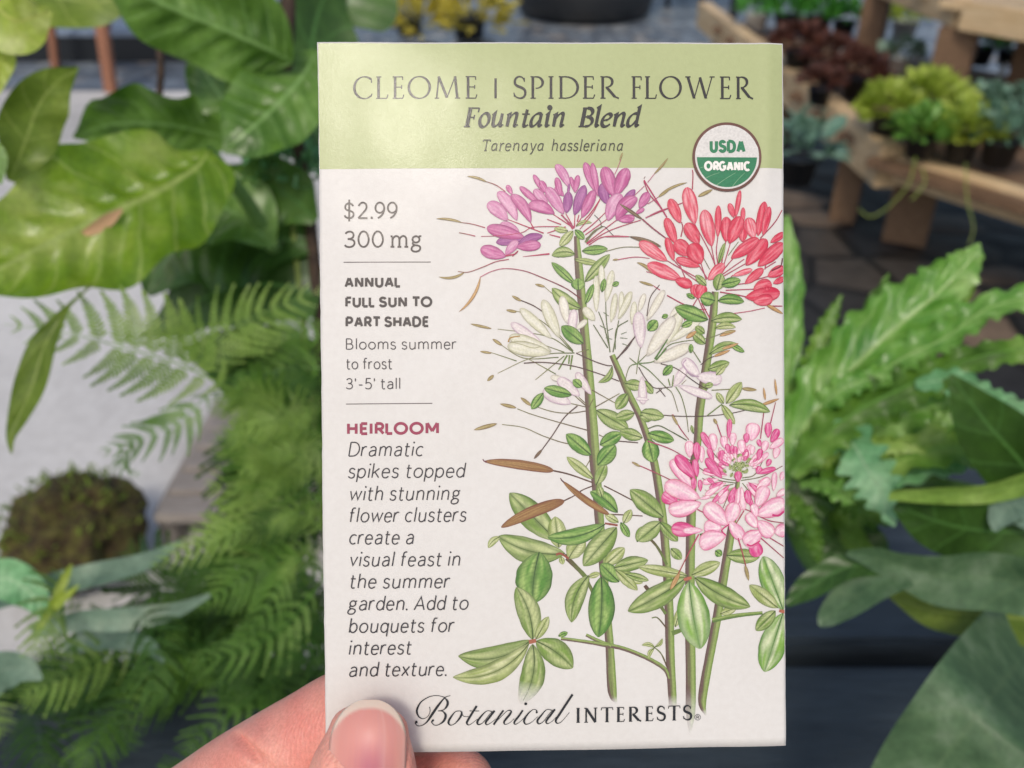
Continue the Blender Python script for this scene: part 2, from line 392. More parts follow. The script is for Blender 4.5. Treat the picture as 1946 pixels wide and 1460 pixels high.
a.strokes('920,1140 1050,1040', 10, 10, GR); a.many('1065,1035,1003,940,58;1088,1035,1222,850,100;1050,1045,1162,1212,70', 'y'); a.many('1115,1048,1472,1106,105,-.08', 'g')
a.reg(*Z2)
a.many('960,1060,1000,915,105', 'g'); a.many('1000,1015,1168,972,90', 'd'); a.many('870,1020,778,930,65', 'g'); a.many('945,1150,820,1120,125;970,1150,1198,1158,90,-.08;770,1130,698,1092,42', 'd'); a.many('975,830,1030,650,44', 'g')
a.strokes('1540,780 1520,850 1440,890', 10, 10, '6a2e38')
a.reg(*Z5); a.many('520,1030,590,1062,42;640,1158,690,1195,60', 'd')
a.build('stem_and_leaf_print', packet)

p = Art(.00014)                                  # purple flower
p.reg(*Z1)
p.strokes('1230,620 1200,560 1160,490;1222,625 1130,500;1215,605 1050,495;1235,612 1240,500;1250,600 1300,520;1280,590 1380,480 1480,330;970,660 880,625 660,540;885,622 855,565;1160,605 1000,660;1120,585 1000,540;1112,695 1020,672;1260,560 1275,500', 11, 7, RD)
p.strokes('1020,838 790,862', 14, 3, RD); p.strokes('1230,610 1150,530 1120,500', 16, 10, 'a24a68')
p.strokes('465,612 350,580 240,565;380,685 310,668 240,655;670,885 560,905 450,950 320,995 230,990;640,300 560,245 470,212', 9, 6, 'b0566a', '8c5a48')
p.strokes('1290,1225 1150,1130 950,1040 800,985 640,965 520,990 420,1040', 10, 7, '6e3c3c', 'c06a80')
p.many('265,568,42,535,24,.05;480,218,310,168,24,.06;290,995,64,1036,26,-.12', 'an'); p.many('425,1035,240,1338,28,-.1', 'ao')
p.many('700,325,652,245,50', 'pu'); p.many('845,475,758,362,60', 'pd'); p.many('1145,340,1068,262,60;1122,338,1080,178,64', 'pu'); p.many('1192,265,1078,66,88,.05', 'pl')
p.many('660,550,490,395,125,.04;740,550,578,300,112,.06', 'pl'); p.many('860,570,692,325,108,.08', 'pu'); p.many('1005,410,888,283,85', 'pl'); p.many('975,312,882,155,52;1000,315,940,208,66', 'pu'); p.many('935,410,764,258,66', 'pu')
p.many('1065,492,838,412,118,.08', 'pu'); p.many('1145,495,998,265,112', 'pl'); p.many('1243,312,1203,172,42;1240,312,1268,158,58', 'pu'); p.many('1165,488,1185,300,92,.02', 'pd'); p.many('1180,330,1190,232,26', 'pd')
p.many('1235,505,1325,245,105', 'pd'); p.many('1298,528,1408,290,100', 'pu'); p.many('1415,300,1325,48,84', 'pu'); p.many('1440,345,1390,52,62', 'pu')
p.many('810,695,560,740,95', 'pd'); p.many('760,650,590,588,110', 'pl'); p.many('805,695,480,612,125', 'pu'); p.many('640,845,745,725,85', 'pl'); p.many('645,862,425,795,125', 'pu'); p.many('740,790,960,680,90,-.1', 'pd'); p.many('735,780,945,760,100', 'pu'); p.strokes('640,855 720,840 745,815 700,860', 14, 8, RD)
p.strokes('1100,603 880,608 780,655 600,680 430,688', 7, 5, RD)
p.reg(*ZP)
p.strokes('720,700 600,940 490,1090 390,1210;440,1250 600,1120 780,950;470,1290 640,1170 790,1060;490,1410 760,1200 920,1080;490,1425 800,1240 1100,1130 1280,1075;520,1440 700,1330 900,1305 1110,1315', 15, 11, RD)
p.strokes('480,1355 700,1170', 24, 12, '70694f'); p.strokes('605,1000 690,1090 705,1160 760,1175 830,1250 880,1300', 9, 9, '4d403c')
p.strokes('1180,722 1330,580;1380,525 1480,400;1380,840 1540,735;900,410 950,300 990,190;1350,1045 1500,960 1690,890', 11, 9, 'b8607c'); p.strokes('1660,1035 1560,880 1400,690 1322,505', 17, 15, 'b03a60'); p.strokes('1325,470 1345,440', 10, 8, '8c6a60')
p.many('1470,405,1678,168,36,.03;975,205,1015,92,30,0;1530,742,1700,630,34', 'an'); p.many('1100,1315,1570,1450,40,-.05', 'ad')
p.many('870,1130,705,560,190,.1', 'pd') if 0 else None
p.many('800,850,710,540,170,-.04', 'pd'); p.many('890,740,745,300,225', 'pu'); p.many('910,720,1085,322,215', 'pu'); p.many('1000,850,1195,632,120', 'pd'); p.many('1255,900,1395,672,150', 'pu'); p.many('1200,985,1330,905,70', 'pu')
p.many('800,1085,985,695,225,-.06', 'pl'); p.many('925,1085,1215,740,220,-.12', 'pu'); p.many('950,1075,1190,1040,130', 'pu')
p.strokes('1300,1060 1450,1190 1640,1335', 22, 18, '93485a'); p.many('1305,1065,968,838,52', 'ad')
p.build('flower_print', packet)['label'] = 'purple printed spider flower head'

r = Art(.00015)                                  # red flower
r.reg(*Z2)
r.strokes('960,880 900,730 770,490;950,860 930,760 915,680;970,830 958,720 970,600;1000,840 1040,640;1020,850 1080,650;990,920 1090,800 1150,740;1000,930 1200,790;1000,950 1210,830;1000,1040 1100,930;880,960 810,850;870,970 825,830;860,990 660,880 530,805;800,990 680,900 590,800;690,960 640,840;1000,1030 1210,1000;1040,1060 1280,1050;1280,975 1420,935;1380,880 1395,800;1380,870 1480,810', 9, 8, 'b04a62')
r.strokes('900,880 830,740 790,560', 6, 6, '7a6a50'); r.strokes('1060,760 1150,640', 7, 6, '7a8058')
r.strokes('990,1075 1210,1115 1390,1180;650,600 665,520 655,470;750,190 755,60 750,20;1340,610 1470,470 1538,360;880,1310 830,1200 800,1130;680,1320 800,1120;900,1300 830,1170;530,1105 650,1170 770,1220 870,1225;345,435 550,350 680,300;1440,1195 1540,1195', 10, 8, 'a83a55')
r.strokes('1100,1262 1250,1240 1380,1212;80,802 250,775 380,785;480,935 350,900;470,1060 400,1015', 8, 6, 'b8566c'); r.strokes('300,690 150,690 0,725', 7, 7, '85805c'); r.strokes('200,600 0,600', 8, 8, 'b06070')
r.many('480,688,200,598,26', 'ad'); r.many('400,915,268,822,30,.1;412,1022,288,985,24;60,800,110,795,18;800,250,925,190,34;460,245,705,130,24,-.06', 'an'); r.many('1385,1178,1545,1262,34', 'ao'); r.many('985,1455,1128,1410,30', 'ao')
r.many('1110,432,1070,308,60;1125,435,1165,195,48;1185,485,1192,343,46;1320,590,1380,292,92;1365,585,1422,335,74', 're')
r.many('770,492,700,172,135', 'rl'); r.many('645,482,553,272,104', 're'); r.many('607,662,520,436,96', 're'); r.many('588,806,525,606,74', 're'); r.many('805,662,695,482,128', 're'); r.many('918,682,850,366,132', 'rl'); r.many('970,604,975,328,64', 're')
r.many('1040,642,1045,425,106;1185,642,1190,510,90', 're'); r.many('1068,655,1170,422,136', 're'); r.many('1285,612,1232,432,118', 'rl'); r.many('530,808,290,645,118;655,968,360,836,128', 'rl')
r.many('730,760,598,638,140;815,855,608,790,84', 're'); r.many('825,832,735,660,160', 're'); r.many('885,972,1024,832,98', 'rl'); r.many('598,968,748,1020,98', 're'); r.many('800,1128,770,1010,110;800,1128,845,1010,110', 're'); r.many('1215,845,1395,618,135', 're'); r.many('1085,785,1325,612,118', 're')
r.many('1318,852,1550,650,128', 're'); r.many('1430,645,1560,560,66', 're'); r.many('1205,1005,1365,872,84', 're'); r.many('1100,935,1270,880,54', 'rl'); r.many('1405,940,1560,860,100;1455,1000,1560,950,60', 're'); r.many('1280,1052,1440,1000,130', 're'); r.many('1210,1122,1516,1078,140', 're'); r.many('1280,1160,1450,1130,110', 're')
r.reg(*Z2); r.strokes('525,425 430,270 330,110', 12, 11, 'b03a60')
r.build('flower_print', packet)['label'] = 'red printed spider flower head'

q = Art(.00013)                                  # white flower
q.reg(*Z3)
q.strokes('760,620 600,450 480,370 350,330;750,610 610,520 450,485 240,460;760,610 640,470;700,620 560,570;770,625 600,630 440,670 240,765;700,645 500,810;660,655 420,660 250,560;640,770 450,665;370,680 190,620;730,385 660,260 560,165;870,600 790,622', 7, 4, '62703e', '8f8a5c')
q.strokes('720,640 660,740;735,640 730,700;755,640 740,740', 12, 8, GR); q.strokes('195,455 150,445', 4, 4, '8a7a50')
q.strokes('420,695 560,690 760,715 930,765 1080,820;780,625 900,680 990,710 1030,712;560,345 480,295 390,258;790,990 700,1070 620,1190 540,1300;1060,1232 1210,1245', 8, 7, '5a4440')
q.strokes('860,1000 730,970;850,990 760,910;870,995 800,930;850,1025 740,1040 620,1030 490,990;865,1160 650,1100 480,1050 375,1010;870,1255 720,1250 560,1200 420,1140 270,1118;890,880 1050,970;910,1000 1080,905;940,1190 970,1205;890,1340 850,1410;870,1000 900,940', 7, 5, '6a5a48', '7f7c50')
q.many('370,342,298,328,22;197,457,52,424,20;212,778,168,818,26;270,572,204,528,24;197,626,118,614,18;565,167,498,150,20;402,266,338,230,22;470,988,398,932,26;368,1003,256,976,26;235,1113,75,1156,30', 'an'); q.many('545,1292,490,1355,22', 'ad')
q.strokes('1015,620 990,400 985,270;1010,580 970,430 935,340;1000,590 900,430;1035,620 1075,400;1050,600 1060,460 1140,400', 8, 6, '5e6a44'); q.strokes('1060,670 1190,510', 9, 9, '5a4440'); q.strokes('945,435 990,460;970,345 1005,370;1090,495 1130,480;985,520 1030,530;1100,560 1140,575;1000,470 1035,455;1085,520 1135,525', 5, 4, '6e7a58')
q.many('960,205,955,18,54;920,342,918,92,58;985,272,1032,55,66;1075,392,1160,202,68;1090,385,1095,200,44;910,402,832,312,76', 'wy'); q.many('1040,392,1050,213,54', 'wh'); q.many('720,422,682,232,80', 'wh'); q.many('665,520,552,258,98', 'wy'); q.many('612,525,395,318,86', 'wy'); q.many('740,522,768,325,76', 'wp'); q.many('780,462,855,398,50', 'wh')
q.many('560,580,332,418,80', 'wp'); q.many('610,612,320,510,110', 'wy'); q.many('605,625,308,575,120', 'wy'); q.many('700,812,605,790,54', 'wh'); q.many('885,912,782,760,72;805,922,655,800,98;745,975,552,885,110', 'wp')
q.strokes('310,545 400,565 480,590 540,580', 4, 4, '9a9470'); q.strokes('312,548 330,520 395,508', 9, 8, 'a8823f')
q.reg(*Z4)
q.strokes('320,690 345,550;320,690 400,610;330,690 470,665 580,540 700,500 930,470 1070,420;320,690 250,720 205,860;310,690 250,640;320,690 310,780;330,690 420,750 560,890 620,950 670,1105;650,890 700,980 740,1130 760,1280;865,680 780,550;560,490 590,420', 9, 6, '66804a', '74704c')
q.many('270,352,295,155,64;150,305,270,70,64;90,335,132,85,62', 'wy'); q.many('330,245,382,85,64;400,320,552,55,84;600,292,692,175,56', 'wh'); q.many('575,525,700,235,112', 'wy'); q.many('400,625,642,290,150', 'wh'); q.many('350,555,325,245,130', 'wp'); q.many('600,500,868,310,88', 'wy'); q.many('460,680,785,530,130', 'wh')
q.many('635,888,735,720,95', 'wp'); q.many('855,800,712,650,120', 'wp'); q.many('825,800,1050,830,140', 'wp'); q.many('672,880,965,982,90', 'wp'); q.many('358,800,368,1040,90', 'wp'); q.many('420,1000,305,990,40', 'wp')
q.strokes('850,800 780,790 715,700 740,655', 9, 9, 'b598ae'); q.strokes('700,870 740,830', 5, 4, '8c7c5c')
q.strokes('330,720 390,820 470,900 620,890;520,690 650,730 790,830 880,890 930,910;540,1135 720,1145 950,1140 1180,1110 1390,1050;135,650 230,560 300,450;400,280 430,120 510,10;865,700 930,650 1000,620;480,945 530,910;500,900 560,975', 8, 7, '57453f'); q.strokes('960,920 1230,905', 8, 8, '7c7c4c'); q.strokes('470,650 580,480;480,660 570,560', 16, 10, '587a40')
q.many('1060,425,1168,403,26;1225,905,1355,918,34', 'an'); q.many('980,628,1122,574,30;1050,565,1195,515,28;1385,1052,1555,994,30;1430,1005,1414,897,22;1532,965,1514,820,22;740,470,830,410,40', 'ao')
q.strokes('600,880 585,820;620,885 630,790', 10, 8, GR)
q.build('flower_print', packet)['label'] = 'white printed spider flower head'

k = Art(.00019)                                  # pink flower
k.reg(*Z5)
k.strokes('800,620 690,600 580,540;800,640 650,610 510,515;780,650 640,660 540,600;840,620 1000,590 1165,510;850,600 950,570 1040,400;850,640 920,720 960,725;690,490 620,400;760,690 700,830', 7, 6, '6f7a50', '8a5a5c')
k.strokes('780,680 640,720 560,690;740,735 600,750 540,730', 16, 6, '9aa070', 'd0b8b0')
k.strokes('310,110 370,220 435,305;690,290 640,150;990,300 1020,70;1070,180 1110,20;0,480 150,545 330,630;120,315 300,380 470,480;500,840 580,880;870,840 920,860;970,890 1060,930 1175,950;990,1060 1175,1220;1060,1060 1175,1130', 9, 7, 'b0486c', '9a5056')
k.many('352,195,303,110,22;652,185,626,143,26;62,512,-3,474,20', 'an')
rs = random.Random(8)
for i in range(46):                                   # the thick of the head: narrow pale petals all round
    t_ = rs.uniform(-.25, 3.4) if i % 3 else rs.uniform(3.3, 6.1); d0, d1 = rs.uniform(90, 170), rs.uniform(210, 300); x, y = 822, 590
    k.blade(x + d0 * math.cos(t_), y + d0 * math.sin(t_) * .8, x + d1 * math.cos(t_ + .05), y + d1 * math.sin(t_) * .95, rs.uniform(34, 56), rs.choice(['pk', 'pk', 'pk', 'pq']))
k.many('1060,375,1172,305,66;535,482,528,355,56;1150,622,1172,555,44', 'pk')
k.many('442,442,438,315,76;632,392,615,258,74;712,372,703,278,64;772,352,776,252,62;852,412,838,306,68;1102,452,1126,366,64', 'pk'); k.many('918,315,938,178,120', 'pk')
k.many('500,472,495,325,62;612,392,533,248,58;740,295,752,146,46;882,332,880,256,52;1050,292,1052,174,62;1072,328,1132,226,68', 'pq'); k.many('1010,402,1036,316,64', 'pk')
k.many('622,472,588,368,52;690,602,568,448,78;692,492,688,386,62;742,412,730,336,42;770,422,770,348,42;795,432,795,356,38;880,462,880,378,42;970,467,992,376,52;1040,512,1066,456,46;958,562,992,514,56;632,642,578,602,36;988,360,972,305,40', 'pq'); k.many('925,422,926,352,48;918,512,932,466,42', 'pk')
rs = random.Random(4)
for _ in range(34):
    x, y = rs.gauss(822, 48), rs.gauss(512, 36); t = rs.uniform(0, 6.3); k.blade(x, y, x + 38 * math.cos(t), y + 38 * math.sin(t), 24, 'y')
for _ in range(26):
    t = rs.uniform(3.3, 6.1); d = rs.uniform(85, 135); x, y = 822 + d * math.cos(t), 545 + d * .95 * math.sin(t); k.blade(x, y, x + 36 * math.cos(t), y + 46 * math.sin(t), 26, rs.choice(['pk', 'pk', 'pq']))
k.many('1090,702,1102,556,48', 'pk'); k.many('815,632,815,548,62', 'pq')
k.many('462,672,297,460,100', 'pk'); k.many('482,602,335,425,104', 'pq'); k.many('500,592,478,455,58;475,692,470,596,48;525,702,520,612,38', 'pq')
k.many('345,785,235,715,125', 'pq'); k.many('520,755,250,645,150', 'pk'); k.many('530,790,280,845,140,-.04', 'pk'); k.many('500,1002,300,985,122', 'pq'); k.many('542,1000,388,1002,62', 'pk'); k.many('520,760,600,740,30', 'pk')
k.many('690,985,552,970,118', 'pk'); k.many('745,962,560,805,150', 'pk'); k.many('740,958,795,790,125', 'pk'); k.many('745,930,850,1066,106', 'pk'); k.many('722,1040,520,1118,150,.08', 'pk'); k.strokes('720,1040 690,1000 745,955', 12, 10, 'cc3f78')
k.many('895,802,885,694,64', 'pq'); k.many('955,690,1062,604,74;955,825,1032,664,116;1110,742,1190,695,56', 'pk'); k.many('955,885,1190,790,155', 'pk'); k.many('960,985,890,870,96', 'pk'); k.many('1100,1022,1195,995,115', 'pk'); k.many('925,1075,972,1204,115', 'pq'); k.many('1000,1010,862,1105,140', 'pk'); k.many('965,930,1085,1045,125', 'pk'); k.many('960,900,930,800,70', 'pk')
k.strokes('880,1110 920,1120 985,1085', 16, 12, 'cc3f78'); k.strokes('1080,885 1130,890 1172,860', 16, 16, 'c83474')
k.strokes('815,1060 850,1180 880,1300;510,1030 430,1180 350,1340;860,850 800,950', 10, 8, 'b8486a', '9a5040'); k.many('870,1270,897,1388,30', 'an'); k.many('362,1328,292,1455,38', 'ao')
k.build('flower_print', packet)['label'] = 'pink printed spider flower head'

# ---------------------------------------------------------------- lettering
def path(s, kv):
    out = []
    for tok in s.split(';'):
        parts = tok.split(' '); pts = []; i = 0
        f = parts[0][0] if parts[0][0] in 'tnvskmb' else ''
        if f: parts[0] = parts[0][1:]
        if parts[0][0] == 'E':
            cx, cy, rx, ry, a0, a1 = [float(z) for z in parts[0][1:].split(',')]
            n = 36; full = abs(a1 - a0) >= 359
            for j in range(n if full else n + 1):
                an = R(a0 + (a1 - a0) * j / n); pts.append((cx + rx * math.cos(an), cy + ry * math.sin(an)))
            out.append((f, pts, full)); continue
        for q in parts:
            c = q[0]; v = [float(z) for z in q[1:].split(',')] if c in 'MLC' else [float(z) for z in q.split(',')]
            if c == 'C':
                buf = [tuple(v)]
            elif c in 'ML':
                buf = None; pts.append(tuple(v))
            else:
                buf.append(tuple(v))
                if len(buf) == 3:
                    p0 = pts[-1]
                    for j in range(1, 13):
                        t = j / 12; m = 1 - t
                        pts.append(tuple(m ** 3 * p0[d] + 3 * m * m * t * buf[0][d] + 3 * m * t * t * buf[1][d] + t ** 3 * buf[2][d] for d in (0, 1)))
        out.append((f, pts, False))
    return out
CAPS = {
 'A': 'M0,0 L31,100;M70,0 L39,100;M12,31 L58,31', 'B': 'M0,0 L0,100;M0,100 L30,100 C54,100 54,53 30,53 L0,53;M30,53 C62,53 62,0 30,0 L0,0', 'C': 'E40,50,40,50,48,312',
 'D': 'M0,0 L0,100;M0,100 L26,100 C84,100 84,0 26,0 L0,0', 'E': 'M0,0 L0,100;M0,100 L48,100;M0,51 L42,51;M0,0 L48,0', 'F': 'M0,0 L0,100;M0,100 L46,100;M0,49 L40,49',
 'G': 'E40,50,40,50,48,330;M44,46 L78,46 L78,18', 'H': 'M0,0 L0,100;M62,0 L62,100;M0,51 L62,51', 'I': 'M0,0 L0,100', 'L': 'M0,0 L0,100;M0,0 L44,0',
 'M': 'M0,0 L0,100;M84,0 L84,100;M3,100 L42,20;M81,100 L42,20', 'N': 'M0,0 L0,100;M62,0 L62,100;M2,100 L60,0', 'O': 'E46,50,46,50,0,360', 'P': 'M0,0 L0,100;M0,100 L28,100 C64,100 64,42 28,42 L0,42',
 'R': 'M0,0 L0,100;M0,100 L28,100 C62,100 62,45 28,45 L0,45;M26,45 L58,0', 'S': 'M54,82 C46,106 4,104 4,74 C4,44 58,58 58,27 C58,-8 8,-6 0,20', 'T': 'M34,0 L34,100;M0,100 L68,100',
 'U': 'M0,100 L0,34 C0,-12 60,-12 60,34 L60,100'}
LOW = {
 'a': 'M4,59 C11,76 44,78 44,47 L44,0;M44,41 C20,43 0,38 0,19 C0,-7 34,-7 44,20', 'b': 'M0,0 L0,104;E25,35,25,35,0,360', 'c': 'E27,35,27,35,50,310', 'd': 'E25,35,25,35,0,360;M50,0 L50,104',
 'e': 'M2,37 L50,37 C50,81 2,81 2,35 C2,-11 38,-7 47,11', 'f': 'M12,0 L12,82 C12,102 24,104 36,100;M0,70 L30,70', 'g': 'E23,49,20,21,0,360;M10,31 C0,23 4,12 22,10 C50,8 50,-8 45,-16 C36,-33 -3,-31 -3,-13 C-3,-4 6,6 16,9;M37,63 L50,70',
 'h': 'M0,0 L0,104;M0,45 C6,79 45,81 45,46 L45,0', 'i': 'M0,0 L0,70;bM0,86 L0,95', 'k': 'M0,0 L0,104;M42,70 L2,33;M14,44 L46,0', 'l': 'M0,0 L0,104',
 'm': 'M0,0 L0,70;M0,45 C5,79 40,81 40,46 L40,0;M40,45 C45,79 80,81 80,46 L80,0', 'n': 'M0,0 L0,70;M0,45 C6,79 45,81 45,46 L45,0', 'o': 'E28,35,28,35,0,360', 'p': 'M0,-28 L0,70;E25,35,25,35,0,360',
 'q': 'E25,35,25,35,0,360;M50,-28 L50,70', 'r': 'M0,0 L0,70;M0,40 C4,66 17,76 32,69', 's': 'M37,60 C29,76 2,77 2,54 C2,30 39,42 39,18 C39,-8 6,-5 0,12', 't': 'M12,93 L12,18 C12,-3 24,-5 35,2;M0,70 L33,70',
 'u': 'M0,70 L0,24 C0,-10 39,-10 45,25;M45,0 L45,70', 'v': 'M0,70 L25,0 L50,70', 'w': 'M0,70 L19,0 L40,66 L61,0 L80,70', 'x': 'M0,70 L46,0;M46,70 L0,0', 'y': 'M0,70 L26,2;M51,70 L23,-14 C18,-27 10,-31 2,-27',
 'B': 'M0,0 L0,100;M0,100 L26,100 C54,100 54,53 28,53 L0,53;M28,53 C64,53 64,0 28,0 L0,0', 'D': 'M0,0 L0,100;M0,100 L24,100 C84,100 84,0 24,0 L0,0', 'A': 'M0,0 L35,100 L70,0;M12,32 L58,32',
 '3': 'M4,86 C14,106 50,104 48,76 C46,58 32,54 16,54;M16,54 C40,54 55,44 53,25 C50,-8 6,-6 0,14', '5': 'M46,100 L9,100 L5,56 C20,68 52,66 52,32 C52,-6 12,-8 0,10', "'": 'M0,100 L0,74', '-': 'M0,38 L32,38', '.': 'bM0,0 L0,8',
 '2': 'M2,80 C8,108 50,108 48,74 C47,54 20,30 0,0;M0,0 L54,0', '9': 'E26,68,26,32,0,360;M52,68 C52,30 34,10 14,0', '0': 'E28,50,28,50,0,360', '$': 'M50,80 C44,104 4,102 4,74 C4,44 54,58 54,27 C54,-8 8,-6 0,20;M28,118 L28,-18'}
SLAB = dict(LOW, m='M0,0 L0,70;M0,45 C5,79 40,81 40,46 L40,0;M40,45 C45,79 80,81 80,46 L80,0;M-11,70 L0,70;M-11,0 L11,0;M29,0 L51,0;M69,0 L91,0', g=LOW['g'].replace('M37,63 L50,70', 'M37,63 L44,70 L54,70'))
SLABI = dict(LOW, a='M44,62 C28,78 0,66 0,30 C0,-8 32,-6 44,26;M45,70 L44,8 L52,0', n=LOW['n'] + ';M-8,70 L0,70;M45,0 L53,4', r=LOW['r'] + ';M-8,70 L0,70;M-6,0 L8,0', h=LOW['h'] + ';M-8,104 L0,104;M45,0 L53,4', l='M0,104 L0,0 L8,3;M-8,104 L0,104', i='M0,70 L0,0 L8,3;bM0,86 L0,95;M-8,70 L0,70',
 T='M34,0 L34,100;M0,100 L68,100;M0,100 L-3,86;M68,100 L66,86;M22,0 L46,0', y='M-2,70 L20,4;M48,70 L22,-14 C18,-27 10,-31 2,-27;M-8,70 L4,70')
TRAJ = {'C': 'vE50,50,49,51,50,312;nM83,93 L85,72;nM83,10 L87,22', 'L': 'tM12,0 L12,100;nM1,100 L26,100;nM0,0 L54,0;nM53,0 L58,18', 'E': 'tM12,0 L12,100;nM0,100 L48,100;nM48,101 L49,85;nM12,52 L44,52;nM44,61 L44,43;nM0,0 L50,0;nM49,0 L55,17',
 'O': 'vE51,50,51,51,0,360', 'M': 'mM10,0 L20,102;tM19,101 L60,2;nM60,2 L100,102;tM99,101 L110,0;nM0,0 L22,0;nM98,0 L124,0', 'S': 'sM49,80 C44,110 5,106 5,75 C5,46 54,58 54,26 C54,-10 8,-6 2,20;nM49,95 L50,76;nM3,6 L1,26',
 'P': 'tM11,0 L11,100;nM0,0 L25,0;nM0,100 L14,100;vM11,98 L24,100 C68,100 68,45 24,46', 'I': 'tM12,0 L12,100;nM0,0 L24,0;nM0,100 L24,100', 'D': 'tM11,0 L11,100;vM11,99 L30,100 C108,98 108,2 30,0 L11,1;nM0,100 L14,100;nM0,0 L14,0',
 'R': 'tM11,0 L11,100;vM11,98 L26,100 C68,100 64,50 24,51;tM29,51 L68,6;mM66,8 L86,-1;nM0,0 L24,0;nM0,100 L14,100', 'F': 'tM12,0 L12,100;nM0,100 L48,100;nM48,101 L49,84;nM12,51 L42,51;nM42,60 L42,42;nM0,0 L26,0',
 'W': 'tM8,100 L40,0;nM40,0 L70,98;tM69,98 L99,0;nM99,0 L130,100;nM-5,100 L22,100;nM118,100 L144,100', 'N': 'mM9,0 L9,100;tM9,100 L74,-1;mM74,-1 L74,100;nM-4,0 L22,0;nM62,100 L87,100;nM-5,100 L12,100',
 'T': 'tM38,0 L38,100;nM0,100 L76,100;nM0,101 L-3,83;nM76,101 L79,83;nM25,0 L51,0', '|': 'tM0,-7 L0,97'}
BI = {'F': 'tM14,0 L14,100;nM1,100 L66,100;nM65,101 L64,77;nM14,50 L46,50;nM46,63 L45,38;nM-4,0 L34,0', 'o': 'kE28,35,26,37,0,360', 'u': 'kM-5,62 L8,71 L8,22 C8,-8 40,-4 50,34;kM52,71 L51,14 C51,-1 59,0 68,11',
 'n': 'kM-5,62 L8,71 L8,0;kM8,34 C20,68 54,90 52,56 L50,13 C50,-1 58,0 67,11', 't': 'nM-5,67 L40,67;kM20,92 L16,16 C16,-4 28,-3 41,10', 'a': 'kM52,66 C32,82 2,58 2,26 C2,-12 28,-5 50,36;kM54,71 L51,14 C51,-1 59,0 68,11',
 'i': 'kM-5,62 L8,71 L8,14 C8,-1 17,0 26,10;bM9,92 L9,101', 'B': 'tM14,0 L14,100;nM1,100 L30,100;kM28,100 C72,102 70,54 34,53;nM14,53 L36,53;kM34,53 C82,52 78,-1 34,1;nM-4,0 L36,0', 'l': 'kM-4,100 L10,107 L9,14 C9,-1 17,0 26,10',
 'e': 'nM4,30 L24,36;kM22,34 C46,40 54,58 44,66 C32,76 3,62 3,28 C3,-8 34,-6 50,14', 'd': 'kM52,66 C32,82 2,58 2,26 C2,-12 28,-5 50,36;kM42,101 L54,107 L52,14 C52,-1 60,0 68,11'}
RND = set('OCGoceqdDbpsS5309g.'); DIAG = set('AVvwyxTkLFrft')
def write(art, txt, x0, x1, yb0, yb1, H, font, wt, col, skew=0, sp=22, thin=.42, xcond=1.0, inset=True):
    'lay a line of lettering from (x0,yb0) to (x1,yb1), cap height H px, stroke weight wt in % of H'
    ink = lin(col) if isinstance(col, str) else col
    items = []; x = 0
    for i, ch in enumerate(txt):
        if ch == ' ': x += 34 * xcond; continue
        g = path(font[ch], None); xs = [p[0] for f, ps, cl in g for p in ps]; lo, hi = min(xs) * xcond, max(xs) * xcond
        k = .62 if ch in RND else .45 if ch in DIAG else 1
        if items: x += (sp * k + wt * .55)
        items.append((ch, g, x - lo)); x += hi - lo + sp * k + wt * (.05 if font is CAPS and ch in 'EFLTR' else .45)
    last = items[-1]; total = max(p[0] for f, ps, cl in last[1] for p in ps) * xcond + last[2]
    lines = []
    Wp = wt * H / 100; s = (x1 - x0 - Wp) / (total if total > 1 else 1)
    low = font in (LOW, SLAB, SLABI); anchors = (0, 70, 100, 104) if low else (0, 100)
    def ym(y):
        if not inset: return y
        if y <= 0: return y + wt / 2 if y > -27 else y + wt / 2
        if low and y <= 70: return wt / 2 + y * (70 - wt) / 70
        if low: return 70 - wt / 2 + (y - 70)
        return wt / 2 + y * (100 - wt) / 100
    for ch, g, ox in items:
        for f, ps, cl in g:
            P = []
            for (px_, py_) in ps:
                X = (px_ * xcond + ox) * s + x0 + Wp / 2; base = yb0 + (yb1 - yb0) * (X - x0) / max(x1 - x0, 1)
                yy = ym(py_) if f != 'b' else py_ + wt * .3
                P.append((X + skew * yy * H / 100, base - yy * H / 100))
            n = len(P); W = []
            for i in range(n):
                a_ = P[max(i - 1, 0)]; b_ = P[min(i + 1, n - 1)]
                if cl: a_ = P[i - 1]; b_ = P[(i + 1) % n]
                th = math.atan2(-(b_[1] - a_[1]), b_[0] - a_[0])
                v = {'t': 1, 'n': thin, 'm': .62, '': 1, 'b': 1.45}.get(f)
                if f == 'v': v = thin + (1 - thin) * abs(math.sin(th - .18)) ** 1.4
                if f == 's': v = thin + (1 - thin) * math.sin(math.pi * i / (n - 1)) ** 1.3
                if f == 'k': v = thin + (1.06 - thin) * abs(math.sin(th - .62)) ** 1.2
                W.append(v * Wp)
            def cut(b, dx, dy, f=f):
                if abs(dy) < .45 or f in 'nb' or not f == '' and f not in 'tm': return None
                X = b[0]; base = yb0 + (yb1 - yb0) * (X - x0) / max(x1 - x0, 1); yu = (base - b[1]) / H * 100
                for an in anchors + (-28,):
                    if abs(yu - ym(an)) < .8: return base - an * H / 100
                return None
            if f == 'b':
                c_ = ((P[0][0] + P[-1][0]) / 2, (P[0][1] + P[-1][1]) / 2); r_d = .72 * Wp
                art.ribbon([(c_[0], c_[1] + r_d * z) for z in (-1, -.9, -.6, 0, .6, .9, 1)], [2 * r_d * max(math.sqrt(1 - z * z), .05) for z in (-1, -.9, -.6, 0, .6, .9, 1)], ink); continue
            mx_ = max(p[1] for p in P); mn_ = min(p[1] for p in P)
            art.ribbon(P, W, ink, closed=cl, endcut=cut, lim=(mn_ - Wp * (.5 if not inset or f == 'b' else .52), mx_ + Wp * .52) if len(P) < 7 else None)
INK = '2b2a2c'
t = Art(.00007)
